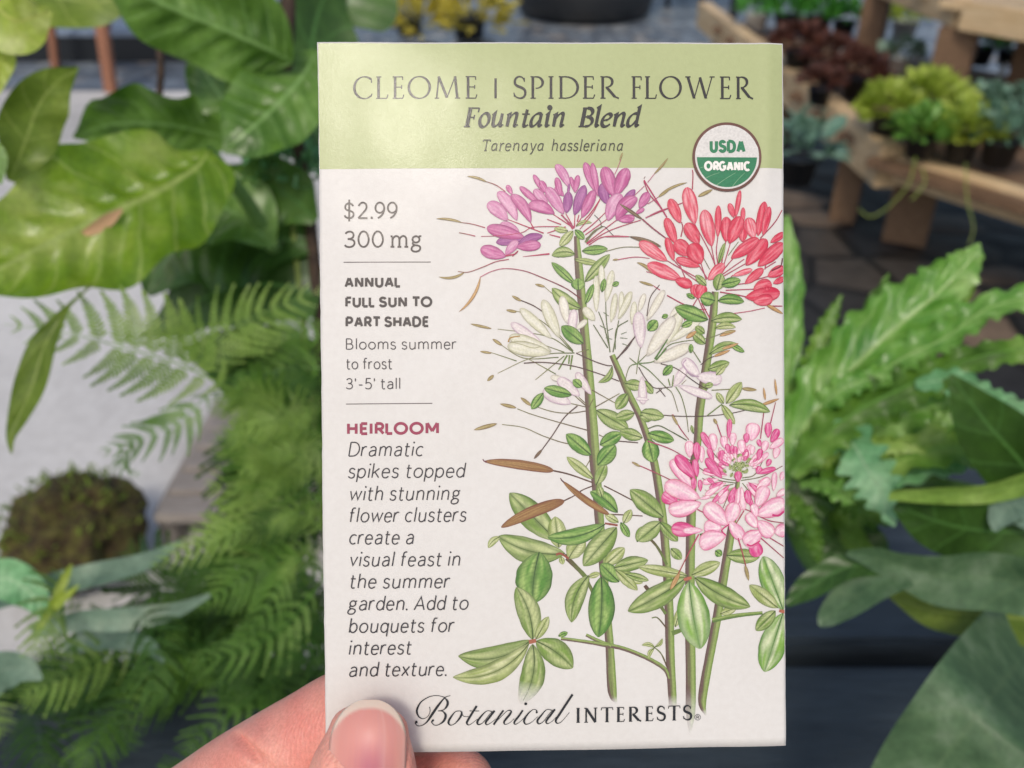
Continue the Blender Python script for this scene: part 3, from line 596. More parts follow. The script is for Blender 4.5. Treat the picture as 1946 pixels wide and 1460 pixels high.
write(t, 'CLEOME', 671, 909, 187.8, 188.2, 41, TRAJ, 12.5, INK, sp=7, thin=.42, inset=False)
write(t, '|', 939.5, 945.5, 188, 188, 41, TRAJ, 11, INK)
write(t, 'SPIDER', 974, 1178, 188.3, 188.3, 41, TRAJ, 12.5, INK, sp=7, thin=.42, inset=False)
write(t, 'FLOWER', 1197, 1433, 188.3, 188.3, 41, TRAJ, 12.5, INK, sp=7, thin=.42, inset=False)
write(t, 'Fountain', 878, 1074, 242.3, 242.3, 35, BI, 20.5, '232426', skew=.2, sp=-4, thin=.38, inset=False)
write(t, 'Blend', 1095, 1216, 242.3, 242.3, 35, BI, 20.5, '232426', skew=.2, sp=-4, thin=.38, inset=False)
write(t, 'Tarenaya', 914, 1032, 289, 289, 22, SLABI, 9.5, '3b3d33', skew=.18, sp=9)
write(t, 'hassleriana', 1046, 1182, 289, 289, 22, SLABI, 9.5, '3b3d33', skew=.18, sp=9)
t.build('heading_lettering', packet)
t = Art(.00007); BR = '4d4544'
write(t, '$2.99', 653.3, 756, 417.2, 417.2, 33, LOW, 10.5, BR, sp=9); write(t, '300', 654, 730, 471.8, 471.8, 33, LOW, 10.5, BR, sp=9); write(t, 'mg', 741, 803, 471.8, 471.8, 33.5, SLAB, 10.5, BR, sp=5)
t.ribbon([(653.6, 499), (819, 499)], [1.5, 1.5], lin('5a5052')); t.ribbon([(657.8, 768), (822, 766.5)], [1.5, 1.5], lin('5a5052'))
for s_, xa, xb, y in (('ANNUAL', 655, 763, 547.6), ('FULL SUN TO', 656.6, 822, 585), ('PART SHADE', 657, 816.5, 622.6)): write(t, s_, xa, xb, y, y - .3, 21, CAPS, 22, '484241', sp=9)
for s_, xa, xb, y in (('Blooms summer', 657.8, 868, 664.8), ('to frost', 657.8, 746, 702.3), ("3'-5' tall", 657.8, 761, 740)): write(t, s_, xa, xb, y, y - .4, 21.5, LOW, 8.6, '453f42', sp=11)
t.build('facts_lettering', packet)
t = Art(.00007)
write(t, 'HEIRLOOM', 659.8, 834.5, 827.2, 825.5, 24.5, CAPS, 22, '9c3a56', sp=9)
for s_, xa, xb, y0, y1 in (('Dramatic', 662, 803, 868, 867), ('spikes topped', 661, 882, 909.2, 907.2), ('with stunning', 663, 873, 951.8, 950), ('flower clusters', 662, 885, 993, 990.6), ('create a', 662.5, 785, 1034.8, 1033.6),
        ('visual feast in', 663, 873, 1076.8, 1074.4), ('the summer', 663, 854, 1118.4, 1116.4), ('garden. Add to', 660.5, 889, 1160.4, 1157.6), ('bouquets for', 662.5, 862, 1203.2, 1200.4), ('interest', 662.5, 781, 1245.2, 1243.6), ('and texture.', 662.5, 848, 1287.2, 1284.2)):
    write(t, s_, xa, xb, y0, y1, 28.5, LOW, 8.6, '37343a', skew=.16, sp=11)
t.build('description_lettering', packet)
t = Art(.00021); NAVY = lin('1c2028'); t.reg(770, 1300, .17472)
def script(pts):
    v = [float(z) for z in pts.replace(' ', ',').split(',')]; P = [(*t.px((v[i], v[i + 1])), v[i + 2] * .17472 + .25) for i in range(0, len(v), 3)]
    Q = spline(P, 9 * (len(P) - 1)); t.ribbon([q_[:2] for q_ in Q], [max(q_[2], .6) for q_ in Q], NAVY)
for s_ in ('492,122,5 440,140,8 400,180,16 340,260,25 280,350,24 235,415,15 185,452,8 135,457,7 110,430,10 122,412,20', '428,142,6 350,125,6 260,140,8 170,200,12 127,285,20 142,350,14 190,380,7 245,355,5 270,300,5 265,248,6', '428,148,8 460,185,22 455,235,22 415,280,9 355,292,5', '355,292,5 410,298,10 440,340,24 420,400,22 370,440,9 322,450,7 288,418,10 300,398,20',
           '600,288,6 545,300,8 490,370,20 470,420,20 495,447,8 545,425,8 598,360,20 615,312,18 600,288,6', '612,315,5 640,348,5 690,350,4', '778,232,22 735,300,22 682,390,22 670,425,18 695,442,7 745,410,4 785,375,4', '700,287,6 805,287,6', '945,292,8 890,285,6 830,340,16 785,405,22 800,437,12 850,410,6 920,320,5 960,285,6', '972,282,20 920,350,22 877,410,20 890,438,8 940,410,4 985,372,4',
           '1068,278,18 1020,345,20 962,437,20', '985,410,4 1060,330,5 1115,280,6 1152,287,14 1135,325,22 1077,400,20 1087,432,8 1135,415,4 1185,368,4', '1278,276,18 1235,340,20 1187,405,20 1197,432,8 1245,405,4 1295,358,4', '1428,305,20 1428,278,9 1390,268,6 1330,320,16 1292,390,22 1312,430,10 1370,410,5 1440,345,4', '1605,280,8 1540,268,6 1480,330,16 1437,390,22 1452,425,12 1500,400,6 1570,310,5 1612,270,6', '1627,266,20 1575,335,22 1532,395,20 1547,424,8 1600,395,4 1640,350,4', '1818,102,24 1760,190,24 1680,315,24 1637,385,22 1652,420,10 1700,400,5 1785,300,4', '1310,190,10 1310,197,28 1310,205,31 1310,213,28 1310,220,10', '112,405,10 118,412,24 122,420,26 124,430,10', '295,388,10 302,396,22 304,408,10', '1420,290,10 1430,297,20 1424,308,10'):
    script(s_)
write(t, 'INTERESTS', 1092.5, 1315, 1371.8, 1366.4, 27, TRAJ, 18, '1c2028', sp=6, thin=.32, inset=False)
t.ribbon([(1325 + 5.4 * math.cos(i * .2618), 1361.8 + 5.4 * math.sin(i * .2618)) for i in range(24)], [.9] * 24, NAVY, closed=True)
write(t, 'R', 1322.6, 1328, 1365, 1365, 6.4, CAPS, 15, '1c2028')
t.build('brand_lettering', packet)

# round organic seal
def disc(art, cx, cy, r0, col, ymin=None):
    n = 72; rows = []; cc = []
    for j in range(7):
        r = r0 * j / 6; row = []
        for i in range(n + 1):
            an = i / n * 2 * math.pi; y = cy + r * math.sin(an)
            row.append((cx + r * math.cos(an), max(y, ymin) if ymin else y))
        rows.append(row); cc.append([col] * (n + 1))
    art.grid(rows, cc)
seal = Art(.00023); cx, cy = 1380, 299.8; disc(seal, cx, cy, 62, PAPER)
rr = 63.2; seal.ribbon([(cx + rr * math.cos(i / 90 * 6.28319), cy + rr * math.sin(i / 90 * 6.28319)) for i in range(90)], [5.2] * 90, lin('6b463c'), closed=True)
so = seal.build('organic_seal', packet)
g2 = Art(.000245); rows = []; cc = []; yl = 300.5; r_ = 57.3; GS = lin('2f7f57')
for j in range(25):
    y = yl + (cy + r_ - yl) * math.sin(j / 24 * math.pi / 2); h = math.sqrt(max(r_ ** 2 - (y - cy) ** 2, 1e-3)); rows.append([(cx - h + 2 * h * i / 20, y) for i in range(21)]); cc.append([GS] * 21)
g2.grid(rows, cc); g2.reg(1300, 220, .10959); g2.strokes('370,1090 480,1040 600,1000;550,1215 700,1110 880,1000;830,1230 930,1110 1040,1000;270,915 330,905', 12, 6, '7fae86')
g2.build('green_field', so)
g3 = Art(.000265); write(g3, 'USDA', 1346.8, 1415.6, 292.6, 292.6, 25.4, CAPS, 24, '2f7f57', sp=1, xcond=.66); write(g3, 'ORGANIC', 1336.3, 1424.4, 327, 327, 19.4, CAPS, 24, 'f4f0ea', sp=1, xcond=.66)
g3.build('seal_lettering', so)

# ---------------------------------------------------------------- the hand
def hand_at(px, py, d): return at(px, py, d)
def limb(bm, pts, flat=1.0, n=26, seg=46, face=None):
    'round-ended tapering tube; pts = (world point, radius); flat squashes it along the view'
    P = spline([(*p, r) for p, r in pts], seg); L = len(P); rings = []
    for i, q in enumerate(P):
        c = Vector(q[:3]); a_ = Vector(P[max(i - 1, 0)][:3]); b_ = Vector(P[min(i + 1, L - 1)][:3]); T = (b_ - a_).normalized()
        S = T.cross(FW).normalized(); N = S.cross(T).normalized()
        rings.append([bm.verts.new(c + S * (math.cos(k / n * 6.28319) * q[3]) + N * (math.sin(k / n * 6.28319) * q[3] * flat)) for k in range(n)])
    for a_, b_ in zip(rings, rings[1:]):
        for k in range(n): bm.faces.new((a_[k], a_[(k + 1) % n], b_[(k + 1) % n], b_[k]))
    for ring, sgn in ((rings[0], 1), (rings[-1], -1)):
        c = sum((v.co for v in ring), Vector()) / n
        v = bm.verts.new(c)
        for k in range(n):
            bm.faces.new((v, ring[(k + 1) % n], ring[k]) if sgn > 0 else (v, ring[k], ring[(k + 1) % n]))
def capped(path, tip=.9):
    'adds a rounded tip before the first point'
    (p0, r0), (p1, r1) = path[0], path[1]; d = (p0 - p1).normalized(); out = []
    for f, g in ((1.0, .12), (.95, .42), (.8, .68), (.5, .9)): out.append((p0 + d * (r0 * tip * f), r0 * g))
    return out + path
def mm(px, d): return px * d / FPX
def skin_mat():
    b = NB('skin')
    tc = b.n('TexCoord').outputs['Object']
    n1 = b.noise(140, 4, .6, tc); n2 = b.noise(1500, 3, .6, tc); n3 = b.noise(60, 2, .5, tc)
    c = b.ramp(n1, [(.25, lin('de8f80')), (.5, lin('e8a394')), (.75, lin('efb7a8'))])
    c = b.mix(.55, c, b.ramp(n3, [(.35, lin('e08578')), (.65, lin('eab29d'))]))
    c = b.mix(1, c, b.ramp(n2, [(.3, (.86, .82, .8)), (.7, (1.04, 1.04, 1.04))]), 'MULTIPLY')
    b.p(Base_Color=c, Roughness=.46, Subsurface_Weight=.35, Subsurface_Radius=(1.0, .35, .2), Subsurface_Scale=.0028)
    w1 = b.n('TexWave', Vector=b.n('Mapping', Vector=tc, Rotation=(.3, .6, .9)).outputs[0], Scale=520, Distortion=6, Detail=3).outputs['Fac']
    w2 = b.n('TexVoronoi', Vector=tc, Scale=2600).outputs['Distance']
    m = b.n('Math', operation='ADD'); b.set(m.inputs[0], w1); b.set(m.inputs[1], w2)
    b.bump(m.outputs[0], .34, .00012)
    return b.m
M_SKIN = skin_mat()
def build_hand():
    A = at
    bm = bmesh.new()
    r_ = lambda px, d: px * d / FPX
    thumb = [(A(701, 1394, .1530), r_(79, .1530)), (A(697, 1425, .1522), r_(92, .152)), (A(692, 1462, .1515), r_(104, .1514)), (A(686, 1520, .1508), r_(112, .151)), (A(678, 1600, .151), r_(110, .151)),
             (A(664, 1700, .153), r_(112, .153)), (A(640, 1820, .157), r_(124, .157)), (A(600, 1960, .164), r_(140, .164)), (A(540, 2080, .172), r_(155, .172))]
    limb(bm, capped(thumb, .66), flat=.64)
    index = [(A(745, 1350, .1695), r_(86, .17)), (A(668, 1368, .1705), r_(98, .17)), (A(600, 1411, .1715), r_(103, .171)), (A(520, 1458, .173), r_(104, .173)), (A(455, 1502, .1745), r_(108, .1745)), (A(376, 1556, .177), r_(108, .177)), (A(250, 1640, .181), r_(112, .181)), (A(120, 1760, .187), r_(122, .187)), (A(110, 1960, .194), r_(150, .19))]
    limb(bm, capped(index, 1.05), flat=.92)
    middle = [(A(868, 1496, .171), r_(72, .171)), (A(790, 1512, .1735), r_(84, .1735)), (A(690, 1545, .176), r_(88, .176)), (A(560, 1620, .180), r_(94, .18)), (A(400, 1720, .186), r_(100, .186)), (A(250, 1850, .193), r_(118, .193)), (A(230, 2000, .198), r_(140, .198))]
    limb(bm, capped(middle, 1.0), flat=.92)
    ring_ = [(A(800, 1690, .178), r_(74, .178)), (A(700, 1710, .181), r_(82, .181)), (A(580, 1760, .186), r_(88, .186)), (A(440, 1850, .193), r_(98, .193)), (A(330, 2000, .199), r_(120, .199))]
    limb(bm, capped(ring_, 1.0), flat=.92)
    little = [(A(760, 1860, .184), r_(62, .184)), (A(660, 1875, .187), r_(70, .187)), (A(560, 1920, .192), r_(78, .192)), (A(460, 2010, .199), r_(96, .199)), (A(420, 2120, .201), r_(110, .2))]
    limb(bm, capped(little, 1.0), flat=.92)
    palm = [(A(180, 1930, .192), r_(170, .192)), (A(330, 2060, .19), r_(235, .19)), (A(440, 2230, .188), r_(255, .188)), (A(470, 2420, .19), r_(225, .19)), (A(480, 2620, .196), r_(200, .196)), (A(480, 2900, .21), r_(205, .21))]
    limb(bm, capped(palm, .7), flat=.5)
    me = bpy.data.meshes.new('tmp'); bm.normal_update(); bmesh.ops.recalc_face_normals(bm, faces=bm.faces); bm.to_mesh(me); bm.free()
    tmp = bpy.data.objects.new('tmp', me); COL.objects.link(tmp)
    md = tmp.modifiers.new('r', 'REMESH'); md.mode = 'VOXEL'; md.voxel_size = .00065; md.use_smooth_shade = True
    sm = tmp.modifiers.new('s', 'SMOOTH'); sm.factor = .5; sm.iterations = 9
    dg = bpy.context.evaluated_depsgraph_get(); m2 = bpy.data.meshes.new_from_object(tmp.evaluated_get(dg))
    bpy.data.objects.remove(tmp); bpy.data.meshes.remove(me)
    # the fold beside the knuckle of the finger, the skin walls round the nail
    crease = [A(*p) for p in ((440, 1392, .165), (458, 1404, .165), (474, 1420, .165), (496, 1444, .165), (520, 1464, .165), (560, 1490, .165))]
    crp = spline([(440, 1392), (458, 1404), (474, 1420), (496, 1444), (520, 1464), (560, 1490)], 40)
    for v in m2.vertices:
        q = v.co - EYE; d = q.dot(FW); px = 973 + FPX * q.dot(RT) / d; py = 730 - FPX * q.dot(UP) / d
        if 380 < px < 640 and 1340 < py < 1560 and .155 < d < .1712:
            i = min(range(41), key=lambda i: (crp[i][0] - px) ** 2 + (crp[i][1] - py) ** 2)
            dd = math.hypot(crp[i][0] - px, crp[i][1] - py); k = math.sin(math.pi * min(max((i + 1) / 30, 0), 1)) if i < 30 else .2
            v.co += FW * (.0016 * k * math.exp(-(dd / 7) ** 2)) - FW * (.0009 * k * math.exp(-((dd - 22) / 16) ** 2))
        if d < .1512 and 585 < px < 800 and 1320 < py < 1560:     # flatten the nail bed, raise the walls beside it
            x = (px - 697) / 68
            if abs(x) < 1 and py > 1345: v.co += FW * .00055 * (1 - abs(x) ** 4) * min((py - 1345) / 40, 1)
            elif 1 <= abs(x) < 1.5 and py > 1395: v.co -= FW * .0006 * math.exp(-((abs(x) - 1.22) / .14) ** 2) * min((py - 1395) / 50, 1)
    m2.name = 'hand'; m2.materials.clear(); m2.materials.append(M_SKIN); m2.polygons.foreach_set('use_smooth', [True] * len(m2.polygons))
    h = bpy.data.objects.new('hand', m2); put(h)
    tag(h, "bare left hand pinching the seed packet's lower left corner between thumb and finger", 'hand')
    # thumbnail: a curved plate over the bed, with its pale free edge
    nj, ni = 44, 28; vs_ = []; fs = []; cols = []
    pink, deep, free, side = lin('db968b'), lin('b5617a'), lin('e4cdbb'), lin('e0b3a2')
    def halfw(y):                                  # nail outline, photo pixels
        if y < 1415: return 70 * math.sqrt(max(0, 1 - ((1415 - y) / 82.5) ** 2)) ** .92
        return 70 + (y - 1415) * .03
    dg = bpy.context.evaluated_depsgraph_get()
    for j in range(nj + 1):
        t = j / nj; y = 1333.2 + (1580 - 1333.2) * t ** 1.35; cx = 704 - (y - 1333) * .055; hw = max(halfw(y), 1.5)
        for i in range(ni + 1):
            x = i / ni * 2 - 1
            d = .14655 + .0024 * x * x * (hw / 70) ** 2 + .0042 * (max(0, 1440 - y) / 107) ** 2.2 - .0002 * t
            vs_.append(at(cx + x * hw, y, d))
            yf = 1349 + 50 * abs(x * hw / 70) ** 2.4     # where the free edge starts
            n = noise.noise((x * 9, y * .008, 2)) * .6 + noise.noise((x * 34, y * .01, 5)) * .5
            c = mixc(pink, deep, max(0, min(1, .75 * math.exp(-((x - .1) / .5) ** 2 - ((y - 1462) / 48) ** 2) + n * .25)))
            c = mixc(c, side, max(0, abs(x) - .72) * 1.9); c = mixc(c, lin('ecc4b6'), max(0, .18 * math.exp(-((x - .42) / .05) ** 2) + n * .28))
            c = mixc(c, free, max(0, min(1, (yf - y) / 7 + .5)))
            cols.append(c)
    for j in range(nj):
        for i in range(ni): k = j * (ni + 1) + i; fs.append((k, k + ni + 1, k + ni + 2, k + 1))
    b = NB('nail'); tc = b.n('TexCoord').outputs['Object']
    b.p(Base_Color=b.n('Attribute', attribute_name='Col').outputs['Color'], Roughness=.46, Subsurface_Weight=.2, Subsurface_Radius=(1, .4, .3), Subsurface_Scale=.0015)
    b.bump(b.noise(900, 2, .5, tc, (1, .12, .12)), .15, .00008)
    nail = mesh('fingernail', vs_, fs, b.m, h, cols=cols); so = nail.modifiers.new('thick', 'SOLIDIFY'); so.thickness = .0005; so.offset = 1
    nail['label'] = 'thumbnail with pale free edge'
build_hand()

# ---------------------------------------------------------------- ground
ZG = EYE.z - 1.16
def plane(name, x0, x1, y0, y1, z, mat, kind='structure'):
    return tag(mesh(name, [(x0, y0, z), (x1, y0, z), (x1, y1, z), (x0, y1, z)], [(0, 1, 2, 3)], mat, smooth=False), kind=kind)
def paver_mat(name, sc, cols, joint, rough):
    b = NB(name); tc = b.n('TexCoord').outputs['Object']
    v = b.n('TexVoronoi', Vector=tc, Scale=sc, Randomness=.8); e = b.n('TexVoronoi', Vector=tc, Scale=sc, Randomness=.8, feature='DISTANCE_TO_EDGE')
    c = b.ramp(b.n('SeparateColor', Color=v.outputs['Color']).outputs[0], [(x, lin(k)) for x, k in zip((.1, .5, .8, 1), cols)])
    c = b.mix(b.ramp(e.outputs['Distance'], [(.02, (1, 1, 1)), (.09, (0, 0, 0))]), c, lin(joint))
    c = b.mix(1, c, b.ramp(b.noise(18, 4, .6, tc), [(.3, (.65, .65, .65)), (.7, (1.12, 1.12, 1.12))]), 'MULTIPLY')
    b.p(Base_Color=c, Roughness=rough); b.bump(e.outputs['Distance'], .5, .02); return b.m
M_PAVE = paver_mat('grey_cobbles', 9, ('5f6872', '7d8894', '98a0a6', 'a59c92'), '4a4f56', .4); M_SLAB_SHADE = paver_mat('shade_darkened_slabs', 4.4, ('26272a', '3a3836', '4c4640', '7d6c5c'), '151515', .5)
plane('shade_paving', .22, 6, -1, 4.3, ZG + .004, M_SLAB_SHADE)  # separate slab sheet, coloured dark to stand in for shade around the stand
plane('ground', -60, 60, -6, 120, ZG, M_PAVE)
b = NB('concrete'); tc = b.n('TexCoord').outputs['Object']
c = b.ramp(b.noise(1.6, 5, .6, tc), [(.3, lin('a9a7a4')), (.5, lin('cccac7')), (.72, lin('dedcd8'))])
c = b.mix(1, c, b.ramp(b.noise(45, 4, .65, tc), [(.3, (.86, .85, .84)), (.7, (1.05, 1.05, 1.05))]), 'MULTIPLY')
b.p(Base_Color=c, Roughness=.7); b.bump(b.noise(90, 3, .6, tc), .3, .004); M_CONC = b.m
plane('path', -9, -.02, -1, 4.6, ZG + .004, M_CONC)

# ---------------------------------------------------------------- wood and dark things behind
def wood_mat(name, c0, c1, c2, axis=(1, 14, 14), rough=.6):
    b = NB(name); tc = b.n('TexCoord').outputs['Object']
    n1 = b.noise(9, 5, .65, tc, axis); n2 = b.noise(40, 3, .6, tc, axis); n3 = b.noise(5, 3, .5, tc)
    c = b.ramp(n1, [(.25, lin(c0)), (.5, lin(c1)), (.78, lin(c2))])
    c = b.mix(1, c, b.ramp(n2, [(.3, (.75, .74, .72)), (.7, (1.08, 1.08, 1.08))]), 'MULTIPLY')
    c = b.mix(1, c, b.ramp(n3, [(.3, (.8, .79, .78)), (.7, (1.04, 1.04, 1.04))]), 'MULTIPLY')
    b.p(Base_Color=c, Roughness=rough); b.bump(n2, .4, .003); return b.m
M_PINE = wood_mat('pale_pine', 'c4a274', 'dcc096', 'ead7b4'); M_POST = wood_mat('brown_post', '5f4634', '7d624a', '94795c', (14, 14, 1))
M_GREYW = wood_mat('grey_boards', '7d7670', '9a928b', 'b3aaa0', (1, 12, 12)); M_LEG = wood_mat('red_brown_wood', '7a4e3a', '98664c', 'b5846a', (14, 14, 1))
M_DARKW = wood_mat('dark_painted_boards', '242b30', '333c43', '434d54', (1, 10, 10), .5)
b = NB('black_plastic'); b.p(Base_Color=(.014, .016, .019), Roughness=.42); M_BLACK = b.m
b = NB('dark_metal'); b.p(Base_Color=(.02, .024, .03), Roughness=.4, Metallic=.4); M_DMETAL = b.m
b = NB('soil'); tc = b.n('TexCoord').outputs['Object']; b.p(Base_Color=b.ramp(b.noise(120, 4, .7, tc), [(.3, (.012, .009, .007)), (.7, (.05, .035, .025))]), Roughness=.95); b.bump(b.noise(160, 3, .6, tc), .8, .01); M_SOIL = b.m
b = NB('white_plastic'); b.p(Base_Color=lin('d5d8d8'), Roughness=.4); M_WHITE = b.m
b = NB('terracotta'); tc = b.n('TexCoord').outputs['Object']; b.p(Base_Color=b.ramp(b.noise(30, 4, .6, tc), [(.3, lin('6e4636')), (.7, lin('8c5c46'))]), Roughness=.8); M_TERRA = b.m
def bar(name, A_, B_, wid, hgt, mat, parent=None, up=Vector((0, 0, 1)), bev=.004):
    'a squared timber from A_ to B_ (axis), bevelled; object sits at A_ with local X along it'
    A_, B_ = Vector(A_), Vector(B_); X = (B_ - A_); L = X.length; X.normalize(); Y = up.cross(X)
    if Y.length < 1e-3: Y = Vector((0, 1, 0)).cross(X)
    Y.normalize(); Z = X.cross(Y); bm = bmesh.new(); bmesh.ops.create_cube(bm, size=1)
    for v in bm.verts: v.co = Vector(((v.co.x + .5) * L, v.co.y * wid, v.co.z * hgt))
    bmesh.ops.bevel(bm, geom=list(bm.edges), offset=min(bev, wid * .2, hgt * .2), segments=2, affect='EDGES')
    me = bpy.data.meshes.new(name); bm.to_mesh(me); bm.free(); me.materials.append(mat)
    o = bpy.data.objects.new(name, me); put(o, parent)
    M = Matrix((X, Y, Z)).transposed().to_4x4(); M.translation = A_
    o.matrix_basis = M if parent is None else Matrix.Translation(-parent.location) @ M
    return o
def lathe(name, prof, mat, parent=None, n=28, loc=(0, 0, 0)):
    vs_ = []; fs = []
    for r, z in prof:
        for k in range(n): a_ = k / n * 6.28319; vs_.append((loc[0] + r * math.cos(a_), loc[1] + r * math.sin(a_), loc[2] + z))
    for j in range(len(prof) - 1):
        for k in range(n): fs.append((j * n + k, j * n + (k + 1) % n, (j + 1) * n + (k + 1) % n, (j + 1) * n + k))
    return mesh(name, vs_, fs, mat, parent)
def upd(): bpy.context.view_layer.update()

# the low plant stand, right
foot = on_z(1757, 488, ZG); HD = foot.y - EYE.y
def at_y(px, py, y): r = ray(px, py); return EYE + r * ((y - EYE.y) / r.y)
ZT = at_y(1695, 275, foot.y).z
P0 = on_z(1695, 274, ZT); P1 = on_z(1490, 118, ZT); P2 = on_z(1946, 346, ZT)
dl = (P1 - P0).normalized(); dr = (P2 - P0).normalized(); PE = P0 + dl * 2.6; PR = P0 + dr * 1.9
bh = .13; up_ = Vector((0, 0, 1))
stand = empty('plant_stand', (P0.x, P0.y, ZG)); upd(); tag(stand, 'low pale timber plant stand with an upper tier on brown posts', 'plant stand')
bar('beam', P0 - dl * .02 - up_ * bh / 2, PE - up_ * bh / 2, .07, bh, M_PINE, stand); bar('beam', P0 + dr * .05 - up_ * bh / 2 + dl * .02, PR - up_ * bh / 2 + dl * .02, .06, bh * .62, M_PINE, stand)
nb = 9
for i in range(nb):
    o0 = P0 + dl * (.09 + i * .26) - up_ * .05
    bar('deck_board', o0 + dr * .045, o0 + dr * 1.85, .235, .03, M_POST, stand)
for (p_, wd) in ((on_z(1770, 340, ZT - bh), .135), (on_z(1668, 330, ZT - bh) + dl * .12, .085)):
    c_ = Vector((p_.x, p_.y + .08, 0)); bar('leg', (c_.x, c_.y, ZG), (c_.x, c_.y, ZT - bh - .002), wd, wd, M_POST, stand, up=Vector((.5, 1, 0)))
for t_ in (1.3, 2.4):
    c_ = P0 + dl * t_ + dr * .1; bar('leg', (c_.x, c_.y, ZG), (c_.x, c_.y, ZT - bh - .002), .1, .1, M_POST, stand, up=Vector((.5, 1, 0)))
B1 = on_z(1795, 178, ZT); B2 = on_z(1650, 96, ZT); B3 = on_z(1944, 172, ZT)
zu = at_y(1795, 50, B1.y).z
for B_, w_ in ((B1, .125), (B2, .1), (B3, .12)): bar('post', (B_.x, B_.y, ZT + .002), (B_.x, B_.y, zu + .1 if B_ is B2 else zu), w_, w_, M_POST, stand, up=Vector((.6, 1, 0)))
U0 = Vector((B1.x - .02, B1.y - .06, zu + .045)); bar('upper_beam', U0 - dr * .02 - dl * .02, U0 + dr * 1.7 - dl * .02, .05, .09, M_PINE, stand); bar('upper_beam', U0 + dl * .03, U0 + dl * 1.6, .05, .09, M_PINE, stand)
for i in range(4): o0 = U0 + dl * (.15 + i * .25) + up_ * .025; bar('upper_board', o0 + dr * .03, o0 + dr * 1.68, .22, .025, M_PINE, stand)

# dark slatted bench, low in the picture
ZB = -.40; bench = empty('slatted_bench', (0, on_z(1000, 1262, ZB).y, ZG)); upd(); tag(bench, 'dark blue-grey slatted bench standing under the ferns', 'bench')
yA1 = on_z(1000, 1264, ZB).y; yA0 = yA1 - .30; yB0 = on_z(1000, 1218, ZB).y; yB1 = yB0 + .13
for y0, y1, x0 in ((yA0, yA1, -.75), (yB0, yB1, -.05), (yB1 + .03, yB1 + .15, -.02)): bar('slat', (x0, (y0 + y1) / 2, ZB - .015), (.85, (y0 + y1) / 2, ZB - .015), y1 - y0, .03, M_DARKW, bench, bev=.003)
for x in (-.65, .75):
    bar('bench_leg', (x, yA0 + .1, ZG), (x, yA0 + .1, ZB - .031), .06, .06, M_DARKW, bench, up=Vector((0, 1, 0))); bar('bench_leg', (x, yB1 + .1, ZG), (x, yB1 + .1, ZB - .031), .06, .06, M_DARKW, bench, up=Vector((0, 1, 0)))
bar('apron', (-.7, yA1 + .012, ZB - .12), (.8, yA1 + .012, ZB - .12), .02, .18, M_DARKW, bench)

# grey pallet lying left
pal = empty('pallet', on_z(350, 900, ZG + .1)); upd(); tag(pal, 'weathered grey slatted pallet on the pale floor left of the packet', 'pallet')
ys = [960, 915, 872, 832, 800, 772]
for y in ys:
    c_ = on_z(400 - (y - 800) * .62 + 40, y, ZG + .12); e_ = on_z(400 - (y - 800) * .62, y, ZG + .12)
    bar('slat', (e_.x, e_.y, ZG + .11), (e_.x + .75, e_.y, ZG + .11), .062, .02, M_GREYW, pal)
q0 = on_z(290, 985, ZG + .08); q1 = on_z(408, 770, ZG + .08)
for k in (.02, .36, .7): bar('bearer', (q0.x + k, q0.y, ZG + .05), (q1.x + k, q1.y, ZG + .05), .03, .095, M_GREYW, pal)

# stool legs and dark planter beyond, top left
def leg_to(name, px0, py0, px1, py1, w_, mat, parent):
    f = on_z(px1, py1, ZG); t_ = at_y(px0, py0, f.y + .02); return bar(name, (f.x, f.y, ZG), t_, w_, w_, mat, parent, up=Vector((0, 1, 0)))
st_ = empty('stool', on_z(150, 150, ZG)); upd(); tag(st_, 'red-brown wooden stool with slim legs on the pale floor', 'stool')
l1 = leg_to('leg', 182, -30, 212, 176, .055, M_LEG, st_); leg_to('leg', 88, -30, 106, 132, .04, M_LEG, st_); leg_to('leg', 76, -30, 84, 112, .04, M_LEG, st_); leg_to('leg', 200, -30, 206, 110, .04, M_LEG, st_)
tp = at_y(182, -30, on_z(212, 176, ZG).y); tq = at_y(88, -30, on_z(106, 132, ZG).y)
lathe('seat', [(.001, .03), (.2, .03), (.21, .02), (.21, .0), (.001, 0)], M_LEG, st_, loc=((tp.x + tq.x) / 2 - st_.location.x, (tp.y + tq.y) / 2 + .04 - st_.location.y, max(tp.z, tq.z) - .01 - st_.location.z))
tr_ = on_z(150, 118, ZG); tro = empty('planter_trough', (tr_.x, tr_.y, ZG)); upd(); tag(tro, 'long dark trough with a pale rim behind the stool legs', 'trough')
ht = at_y(150, 70, tr_.y).z - ZG
bar('trough_body', (tr_.x - .7, tr_.y + .15, ZG + ht / 2), (tr_.x + .75, tr_.y + .15, ZG + ht / 2), .3, ht, M_DMETAL, tro); b = NB('blue_grey_rim'); b.p(Base_Color=lin('7f8da0'), Roughness=.5)
bar('rim', (tr_.x - .72, tr_.y + .15, ZG + ht + .017), (tr_.x + .77, tr_.y + .15, ZG + ht + .017), .33, .03, b.m, tro)

